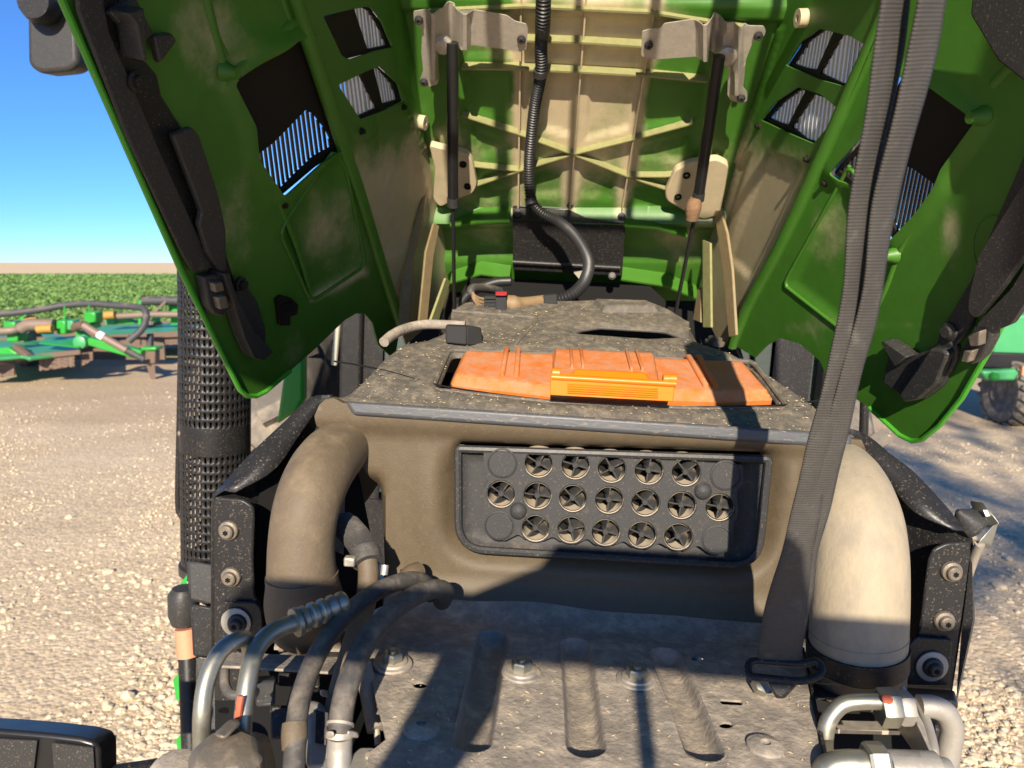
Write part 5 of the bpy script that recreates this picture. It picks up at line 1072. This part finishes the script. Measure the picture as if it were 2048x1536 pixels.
for u, v in ((360, 1180), (356, 1360), (362, 1480)): obj('green_edge', *hexa([A(u-10, v, 1.75), A(u+14, v-30, 1.75), A(u+14, v+40, 1.72), A(u-4, v+40, 1.72)], [A(u-10, v, 1.8), A(u+14, v-30, 1.8), A(u+14, v+40, 1.78), A(u-4, v+40, 1.78)]), 'mgreen', ab)
obj('lower_column', *hexa([A(392, 1316, 1.40), A(440, 1320, 1.40), A(440, 1600, 1.3), A(392, 1600, 1.3)], [A(392, 1316, 1.5), A(440, 1320, 1.5), A(440, 1600, 1.5), A(392, 1600, 1.5)]), 'frame', ab)

# ---- cab seen past the hood, wheels, fender
cab = obj('cab_frame', *join(boxv((.17, 3.6, .98), (1.72, 1.9, .18)), boxv((.17, 3.6, -1.0), (1.70, 1.9, .25)), boxv((-.655, 2.66, 0), (.075, .09, 2.0)), boxv((.995, 2.66, 0), (.075, .09, 2.0)), boxv((-.655, 4.5, 0), (.09, .09, 2.0)), boxv((.995, 4.5, 0), (.09, .09, 2.0))), 'blkclean', tractor, bevel=.01)
obj('windscreen', *hexa([(-.62, 2.66, -.85), (.96, 2.66, -.85), (.96, 2.70, .9), (-.62, 2.70, .9)], [(-.62, 2.668, -.85), (.96, 2.668, -.85), (.96, 2.708, .9), (-.62, 2.708, .9)]), 'glass', cab)
obj('side_window', *hexa([(-.655, 2.72, -.85), (-.655, 4.44, -.85), (-.655, 4.44, .9), (-.655, 2.72, .9)], [(-.663, 2.72, -.85), (-.663, 4.44, -.85), (-.663, 4.44, .9), (-.663, 2.72, .9)]), 'glass', cab)
obj('side_window', *hexa([(.99, 2.72, -.85), (.99, 4.44, -.85), (.99, 4.44, .9), (.99, 2.72, .9)], [(.998, 2.72, -.85), (.998, 4.44, -.85), (.998, 4.44, .9), (.998, 2.72, .9)]), 'glass', cab)
obj('seat', *join(boxv((.17, 3.9, -.45), (.5, .15, .8)), boxv((.17, 3.65, -.8), (.5, .5, .15))), 'cabpale', cab, bevel=.04)
obj('console', *boxv((.17, 2.95, -.55), (.35, .2, .5)), 'blk', cab, bevel=.03)
for x0, x1 in ((-.62, -.55), (.80, .93)): obj('frit_band', *boxv(((x0+x1)/2, 2.655, 0), (x1-x0, .004, 1.75)), 'blkclean', cab)
obj('steering_column', *tube([Vector((.17, 3.0, -.7)), Vector((.17, 3.35, .05))], .05, 12), 'blk', cab)
for x in (-.5, .78): obj('inner_post', *boxv((x, 3.0, 0), (.05, .05, 1.9)), 'cabpale', cab)
obj('rear_panel', *boxv((.17, 4.5, -.3), (1.6, .05, 1.3)), 'blkclean', cab)
obj('wiper', *tube([A(668, 730, 2.62), A(676, 640, 2.63)], .010, 8), 'cabpale', cab)
fp2 = obj('green_step_panel', *prism([A(u, v, 2.35) for u, v in ((568, 738), (606, 706), (606, 800), (590, 822), (552, 850))], (0, .05, 0)), 'mgreen', tractor, bevel=.01)
def wheel(c, R_, w, name, parent, hub='myellow'):
    c = Vector(c); prof = [(R_*.55, -w*.42), (R_*.72, -w*.5), (R_*.93, -w*.48), (R_*.99, -w*.36), (R_, 0), (R_*.99, w*.36), (R_*.93, w*.48), (R_*.72, w*.5), (R_*.55, w*.42)]
    t = obj(name, *lathe(prof, c, (1, 0, 0), 40), 'tyre', parent)
    for k in range(22):
        for s in (-1, 1):
            a = 2*pi*(k+(.5 if s > 0 else 0))/22; M_ = Matrix.Rotation(a, 3, 'X'); b, f_ = boxv((0, 0, 0), (w*.52, .055, .05), Matrix.Rotation(s*.6, 3, 'Z'))
            V_ = [c+M_ @ (Vector(p)+Vector((s*w*.24, 0, R_+.01))) for p in b]; obj('lug', V_, f_, 'tyre', t, smooth=False)
    obj('rim', *lathe([(R_*.54, -w*.30), (R_*.54, w*.30), (R_*.2, w*.1)], c, (1, 0, 0), 30), hub, t)
    return t
wheel((-1.02, 3.55, -1.10), .92, .30, 'rear_wheel', tractor); wheel((1.13, 3.55, -1.10), .92, .30, 'rear_wheel', tractor)
obj('post', *tube([A(1730, 780, 2.1), A(1726, 900, 2.1)], .012, 10), 'blkclean', tractor)
ff = obj('front_fender', *join(prism([A(u, v, 1.0) for u, v in ((-80, 1456), (0, 1460), (95, 1468), (160, 1476), (188, 1484), (198, 1500), (200, 1600), (-80, 1600))], (0, .05, -.012))), 'strutm', tractor, bevel=.006)
obj('facet', *prism([A(u, v, .995) for u, v in ((-80, 1474), (74, 1482), (60, 1600), (-80, 1600))], (0, .003, 0)), 'blk', ff)
obj('facet', *prism([A(u, v, .995) for u, v in ((104, 1486), (186, 1496), (192, 1600), (112, 1600))], (0, .003, 0)), 'blk', ff)
mr = obj('mirror', *prism([A(u, v, 2.5) for u, v in rnd([(52, -20), (150, -20), (156, 128), (140, 142), (78, 148), (54, 130)], 14)], (0, .09, .01)), 'blk', tractor, bevel=.02, seg=3)
obj('mirror_arm', *ptube([(70, 20, 2.52), (60, -10, 2.5), (90, -60, 2.5), (300, -120, 2.6)], .022, 12), 'blkclean', mr)
obj('mirror_mount', *lathe([(.055, -.03), (.06, .0), (.05, .03)], A(78, 8, 2.46), (0, -1, 0), 18), 'blkclean', mr)
obj('chassis', *boxv((.055, 1.95, -1.06), (.50, 2.3, .86)), 'frame', tractor, bevel=.02)
obj('fender_arm', *tube([A(110, 1570, 1.025), Vector((-.45, 1.05, -.78)), Vector((-.15, 1.15, -.95))], .018, 10), 'blkclean', ff)
# unseen bar, cap, post and rod, added to shade the lower engine bay
sbar = obj('shade_bar', *prism([Vector((x, -.35, z)) for x, z in ((-.40, .172), (.95, .176), (.95, .095), (-.42, .095), (-.445, .105), (-.445, .13), (-.43, .155))], (0, -.03, 0)), 'frame', tractor)
obj('shade_cap', *prism([Vector((x, -.35, z)) for x, z in ((-.13, .170), (-.10, .186), (-.03, .222), (-.008, .256), (.235, .260), (.252, .245), (.285, .172))], (0, -.02, 0)), 'frame', sbar)
obj('post', *prism([Vector((x, -.35, z)) for x, z in ((-.145, .097), (-.066, .094), (-.068, .042), (-.10, -.016), (-.13, -.2), (-.13, -1.6), (-.25, -1.6), (-.24, -.2), (-.165, 0))], (0, -.03, 0)), 'frame', sbar)
obj('rod', *tube([Vector((.104, -.36, .10)), Vector((.092, -.36, -.12))], .0095, 10), 'frame', sbar)

bin_ = [(800, 1290), (1590, 1330), (1640, 1530), (780, 1530)]
chaff('chaff', bin_, 140, lambda u, v, h: BP.at(u, v, h), bp_h, .0007, .0035, bpl, 'straw', [[proj(p) for p in B] for B, _ in STAD])
# pipe details
obj('mould_seam', *tube([p+Vector((0, -.0002, 0)) for p in [A(u, v, y) for u, v, y in ((560, 985, .922), (545, 1040, .905), (540, 1100, .898), (542, 1150, .896))]], .0012, 6), 'pipe', pL)
obj('boot_ring', *ptube([(604, 1148, .918), (605, 1162, .918)], .0455, 32, 3), 'pipe', pL)
# ================================================================== mowers in the yard
mz = lambda x, y: (x/5.689, 580+y/5.689)
def mower(name, label, origin):
    r = root(name, origin, label, 'mower', 'mowers parked beside the field'); return r
def mo(r, name, V, Fc, m, parent=None, **k):
    o = obj(name, V, Fc, m, parent or r, **k)
    if parent is None: o.location = -r.location
    return o
def W(x, y, Y): return WY(*mz(x, y), Y)
def wbox(x0, y0, x1, y1, Y, d): return hexa([W(x0, y0, Y), W(x1, y0, Y), W(x1, y1, Y), W(x0, y1, Y)], [W(x0, y0, Y)+Vector((0, d, 0)), W(x1, y0, Y)+Vector((0, d, 0)), W(x1, y1, Y)+Vector((0, d, 0)), W(x0, y1, Y)+Vector((0, d, 0))])
def wprism(pts, Y, d): return prism([W(x, y, Y) for x, y in pts], (0, d, 0))
def wtube(pts, r, n=10, sub=6): return tube([Vector(k) for k in bez([tuple(W(*p)) for p in pts], sub)], r, n)
def curtain(r, x0, x1, yt0, yt1, yb0, yb1, Y, n):
    V, Fc = [], []
    for k in range(n):
        for rw in range(2):
            t = (k+.5*rw)/n; x = x0+(x1-x0)*t; a = W(x, yt0+(yt1-yt0)*t, Y+.05*rw); b = W(x, yb0+(yb1-yb0)*t, Y+.05*rw)
            b = a.lerp(b, rng.uniform(.9, 1.03)); wd = .010+.004*rng.rand(); sx = Vector((wd, 0, 0)); dy = Vector((.0, .02, 0)); kk = 6
            for j in range(kk):
                p, q_ = a.lerp(b, j/kk), a.lerp(b, (j+1)/kk); w0 = sx*(1.25 if j % 2 else .8); sh = Vector((.006 if j % 2 else -.006, 0, 0))
                v, f = hexa([p-w0+sh, p+w0+sh, q_+w0-sh, q_-w0-sh], [p-w0+sh+dy, p+w0+sh+dy, q_+w0-sh+dy, q_-w0-sh+dy]); o = len(V); V += v; Fc += [[i+o for i in g_] for g_ in f]
    o = mo(r, 'chain_curtain', V, Fc, 'chain', smooth=False); o['kind'] = 'stuff'
m1 = mower('rotary_mower', 'near green rotary mower with tow tongue, chain curtains and yellow driveshaft guard', Vector((W(400, 900, 13.5).x, 13.5, 0)))
def flat(pts, z, th=.05): return prism([WG(*mz(x, y), z) for x, y in pts], (0, 0, -th))
zd = W(600, 730, 12.9).z
mo(m1, 'deck', *flat([(-300, 790), (250, 745), (330, 765), (900, 700), (860, 560), (640, 500), (-300, 500)], zd, .06), 'mgreen2', bevel=.02)
mo(m1, 'skirt', *wprism([(-300, 790), (265, 745), (265, 800), (-300, 870)], 12.75, .06), 'mbrown', bevel=.01)
mo(m1, 'skirt', *wprism([(330, 735), (905, 680), (915, 735), (330, 800)], 12.85, .06), 'mbrown', bevel=.01)
mo(m1, 'bumper', *wtube([(190, 660, 13.1), (260, 705, 12.9), (345, 770, 12.7)], .07, 8), 'mbrown')
mo(m1, 'wing_plate', *wprism([(-300, 690), (90, 650), (215, 740), (-300, 775)], 12.95, .4), 'mgreen', bevel=.02)
mo(m1, 'top_plate', *hexa([W(510, 545, 14.0), W(860, 520, 14.0), W(905, 650, 13.0), W(440, 600, 13.4)], [W(510, 560, 14.0), W(860, 535, 14.0), W(905, 665, 13.0), W(440, 615, 13.4)]), 'mgreen', bevel=.01)
mo(m1, 'gearbox', *wbox(30, 360, 175, 470, 13.6, .3), 'mgreen', bevel=.03); mo(m1, 'pedestal', *wbox(75, 500, 200, 590, 13.6, .3), 'mgreen', bevel=.02)
mo(m1, 'gearbox', *wbox(215, 300, 290, 390, 14.2, .25), 'mgreen', bevel=.03)
gb = mo(m1, 'gearbox', *wbox(635, 345, 745, 505, 13.6, .3), 'mgreen', bevel=.03); mo(m1, 'side_cover', *wbox(745, 345, 830, 460, 13.65, .25), 'mgreen2', gb, bevel=.03)
mo(m1, 'gearbox', *wbox(950, 250, 1085, 385, 14.6, .3), 'mgreen', bevel=.03); mo(m1, 'pedestal', *wbox(985, 385, 1060, 440, 14.6, .3), 'mgreen', bevel=.02)
mo(m1, 'driveshaft', *wtube([(-200, 480, 13.5), (100, 465, 13.5), (240, 440, 13.6)], .07), 'shaft')
mo(m1, 'driveshaft', *wtube([(240, 440, 13.6), (320, 400, 13.6), (430, 395, 13.6), (620, 400, 13.6)], .11), 'shaft')
mo(m1, 'shaft_guard', *wtube([(430, 450, 13.4), (520, 440, 13.4), (600, 440, 13.4)], .075), 'myellow'); mo(m1, 'shaft_guard', *wtube([(295, 345, 13.7), (340, 325, 13.7), (420, 345, 13.7)], .06), 'myellow')
mo(m1, 'hinge_arm', *wprism([(845, 480), (900, 460), (1000, 540), (980, 620), (920, 640), (880, 560)], 13.3, .15), 'mgreen', bevel=.02)
mo(m1, 'hinge_pin', *lathe([(.11, 0), (.11, .12), (.06, .14)], W(945, 590, 13.25), (0, -1, 0), 18), 'mgreen2')
mo(m1, 'tongue', *hexa([W(975, 625, 13.2), W(1000, 540, 13.2), W(1610, 690, 13.3), W(1590, 800, 13.3)], [W(975, 625, 13.2)+Vector((0, .2, 0)), W(1000, 540, 13.2)+Vector((0, .2, 0)), W(1610, 690, 13.3)+Vector((0, .2, 0)), W(1590, 800, 13.3)+Vector((0, .2, 0))]), 'mgreen', bevel=.02)
mo(m1, 'lift_cylinder', *wtube([(950, 400, 13.0), (1150, 520, 13.0), (1440, 685, 13.05)], .065, 12, 3), 'shaft'); mo(m1, 'cylinder_rod', *wtube([(1430, 680, 13.05), (1640, 790, 13.1)], .05, 10, 3), 'mhose')
mo(m1, 'sticker_band', *wtube([(1120, 502, 13.0), (1180, 536, 13.0)], .068, 12, 3), 'white')
mo(m1, 'yoke', *wtube([(850, 430, 13.2), (900, 405, 13.1), (965, 400, 13.0)], .075, 10), 'mbrown')
jk = mo(m1, 'jack', *wbox(1670, 690, 1765, 840, 13.25, .2), 'mbrown', bevel=.02); mo(m1, 'jack_leg', *hexa([W(1660, 840, 13.3), W(1760, 840, 13.3), W(1770, 1010, 13.45), W(1715, 1015, 13.45)], [W(1660, 840, 13.45), W(1760, 840, 13.45), W(1770, 1010, 13.55), W(1715, 1015, 13.55)]), 'shaft', jk); mo(m1, 'jack_tube', *wbox(1660, 500, 1720, 690, 13.4, .12), 'mhose', jk, bevel=.02)
mo(m1, 'hitch_plate', *wbox(1600, 650, 1775, 690, 13.2, .3), 'mgreen', bevel=.02)
mo(m1, 'hose_bundle', *wtube([(-200, 285, 13.4), (150, 260, 13.5), (500, 215, 13.6), (720, 175, 13.7), (1000, 155, 13.7), (1300, 175, 13.6), (1560, 195, 13.5), (1650, 230, 13.4), (1660, 340, 13.3), (1600, 460, 13.2), (1460, 585, 13.1)], .06, 10), 'mhose')
for x, y0, y1 in ((735, 185, 340), (1015, 165, 250)): mo(m1, 'hose_stay', *wtube([(x, y0, 13.65), (x, y1, 13.65)], .014, 6, 2), 'mgreen')
curtain(m1, 455, 850, 780, 745, 920, 870, 12.9, 26); curtain(m1, -200, 165, 850, 835, 1010, 975, 12.8, 24); curtain(m1, 925, 1060, 720, 700, 870, 800, 13.1, 8)
mo(m1, 'wheel', *lathe([(.2, -.12), (.36, -.12), (.38, -.06), (.38, .06), (.36, .12), (.2, .12)], Vector((W(350, 900, 15.2).x, 15.2, .36)), (1, 0, 0), 24), 'tyre')
mo(m1, 'rear_skirt', *boxv((W(300, 800, 15).x, 15.3, .35), (5.2, .06, .45)), 'mbrown')
m2 = mower('rotary_mower', 'far green rotary mower with brown driveshaft, partly behind the exhaust guard', Vector((W(1700, 600, 17).x, 17.5, 0)))
mo(m2, 'deck', *hexa([W(1080, 530, 16.2), W(2300, 470, 16.2), W(2300, 360, 18.5), W(1080, 400, 18.5)], [W(1080, 540, 16.2), W(2300, 480, 16.2), W(2300, 372, 18.5), W(1080, 412, 18.5)]), 'mgreen2', bevel=.02)
mo(m2, 'skirt', *wprism([(1100, 520), (2300, 455), (2300, 520), (1100, 575)], 16.1, .06), 'mbrown')
mo(m2, 'gearbox', *wbox(1910, 165, 2040, 260, 17.3, .3), 'mgreen', bevel=.03); mo(m2, 'pedestal', *wbox(1940, 270, 2040, 400, 17.3, .3), 'mgreen', bevel=.02); mo(m2, 'mast', *wbox(1570, 120, 1605, 400, 17.0, .12), 'mgreen', bevel=.01)
mo(m2, 'bracket', *wprism([(1340, 330), (1420, 310), (1540, 365), (1520, 385), (1340, 385)], 17.2, .2), 'mgreen', bevel=.01); mo(m2, 'bracket', *wprism([(1710, 360), (1740, 300), (1790, 330), (1770, 360)], 17.2, .2), 'mgreen')
mo(m2, 'bracket', *wprism([(1200, 320), (1260, 310), (1300, 330), (1300, 395), (1200, 395)], 17.2, .2), 'mgreen2')
mo(m2, 'driveshaft', *wtube([(1320, 300, 17.0), (1700, 280, 17.0), (2050, 278, 17.0)], .07), 'shaft'); mo(m2, 'shaft_guard', *wtube([(1115, 300, 16.9), (1200, 290, 16.9), (1310, 280, 16.9)], .09), 'myellow')
mo(m2, 'hose_bundle', *wtube([(1630, 125, 17.1), (1900, 120, 17.1), (2300, 130, 17.1)], .10), 'mhose'); mo(m2, 'brace', *wtube([(1740, 270, 17.0), (1890, 130, 17.0)], .03, 6, 2), 'shaft')
curtain(m2, 1480, 2080, 540, 520, 640, 620, 16.2, 34)
mo(m2, 'rear_skirt', *boxv((W(1900, 600, 18.4).x, 18.6, .4), (5.6, .06, .5)), 'mbrown'); mo(m2, 'wheel', *lathe([(.2, -.12), (.36, -.12), (.38, -.06), (.38, .06), (.36, .12), (.2, .12)], Vector((W(1750, 600, 18).x, 18.0, .36)), (1, 0, 0), 24), 'tyre')
# ================================================================== parked green machine at the right
r2 = root('parked_machine', WG(2040, 800), 'green farm machine with black bar and knobbly tyre parked at the right edge', 'machine')
def P2(u, v, Y): return WY(u, v, Y)
def pb(pts, Y, d): return prism([P2(u, v, Y) for u, v in pts], (0, d, 0))
YY = 9.6
mo(r2, 'body', *pb([(1990, 640), (2200, 600), (2200, 712), (1985, 712)], YY, .8), 'mgreen2', bevel=.03)
mo(r2, 'frame_rail', *pb([(1955, 704), (2200, 712), (2200, 742), (1968, 736)], YY-.1, .7), 'blkclean', bevel=.02)
ax_ = mo(r2, 'axle', *pb([(1962, 742), (2040, 738), (2200, 740), (2200, 760), (1975, 762)], YY-.2, .3), 'mgreen2', bevel=.03)
mo(r2, 'hub', *lathe([(.05, 0), (.05, .06), (.03, .08)], P2(1985, 752, YY-.2), (0, -1, 0), 16), 'mgreen', ax_)
wr = .42; wc = Vector((P2(2030, 770, YY+.1).x, YY+.1, wr))
w_ = wheel(wc, wr, .42, 'wheel', r2, 'mgreen2'); w_.location = -r2.location
w2 = wheel(Vector((wc.x+1.5, wc.y+.2, wr)), wr, .42, 'wheel', r2, 'mgreen2'); w2.location = -r2.location
mo(r2, 'lamp', *boxv(P2(2048, 745, YY-.25), (.08, .05, .16)), 'sticker')
# ================================================================== tree behind the viewpoint: its shade streaks the yard at the right
tr = root('tree', (3.4, -15.0, 0), 'leafy tree standing behind the viewpoint, its shade streaking the yard', 'tree')
MT['bark'] = mat('bark', (.10, .07, .045), .9, bump=.6, bscale=30)
MT['treeleaf'] = mat('tree_leaf', (.06, .12, .02), .6, bump=0)
tq = [(0, 0, 0), (.1, .05, 3), (-.05, .1, 6), (.1, 0, 10)]
V, Fc = tube([Vector(k) for k in bez(tq, 5)], [.22-.010*i for i in range(16)], 12)
for k in range(9):
    a = k*2.4; z = 4.6+.62*k; v, f_ = tube([Vector(q_) for q_ in bez([(0, 0, z), (.6*cos(a), .6*sin(a), z+.7), (1.6*cos(a), 1.6*sin(a), z+1.4)], 4)], [.08-.007*i for i in range(9)], 7); o_ = len(V); V += v; Fc += [[i+o_ for i in g_] for g_ in f_]
obj('trunk', V, Fc, 'bark', tr)
n = 750; cc = rng.normal(0, 1, (34, 3)); cc /= np.linalg.norm(cc, axis=1)[:, None]; cc *= (rng.rand(34)**.5)[:, None]*np.array([2.6, 2.6, 3.0]); cc += np.array([0, 0, 10.2])
ctr = cc[rng.randint(34, size=n)]+rng.normal(0, .40, (n, 3)); a = rng.normal(0, 1, (n, 3)); a /= np.linalg.norm(a, axis=1)[:, None]; b = np.cross(a, rng.normal(0, 1, (n, 3))); b /= np.linalg.norm(b, axis=1)[:, None]
q = np.stack([ctr-a*.15, ctr-b*.08, ctr+a*.15, ctr+b*.08], 1).reshape(-1, 3)
obj('crown', q, [[4*i, 4*i+1, 4*i+2, 4*i+3] for i in range(n)], 'treeleaf', tr, smooth=False)
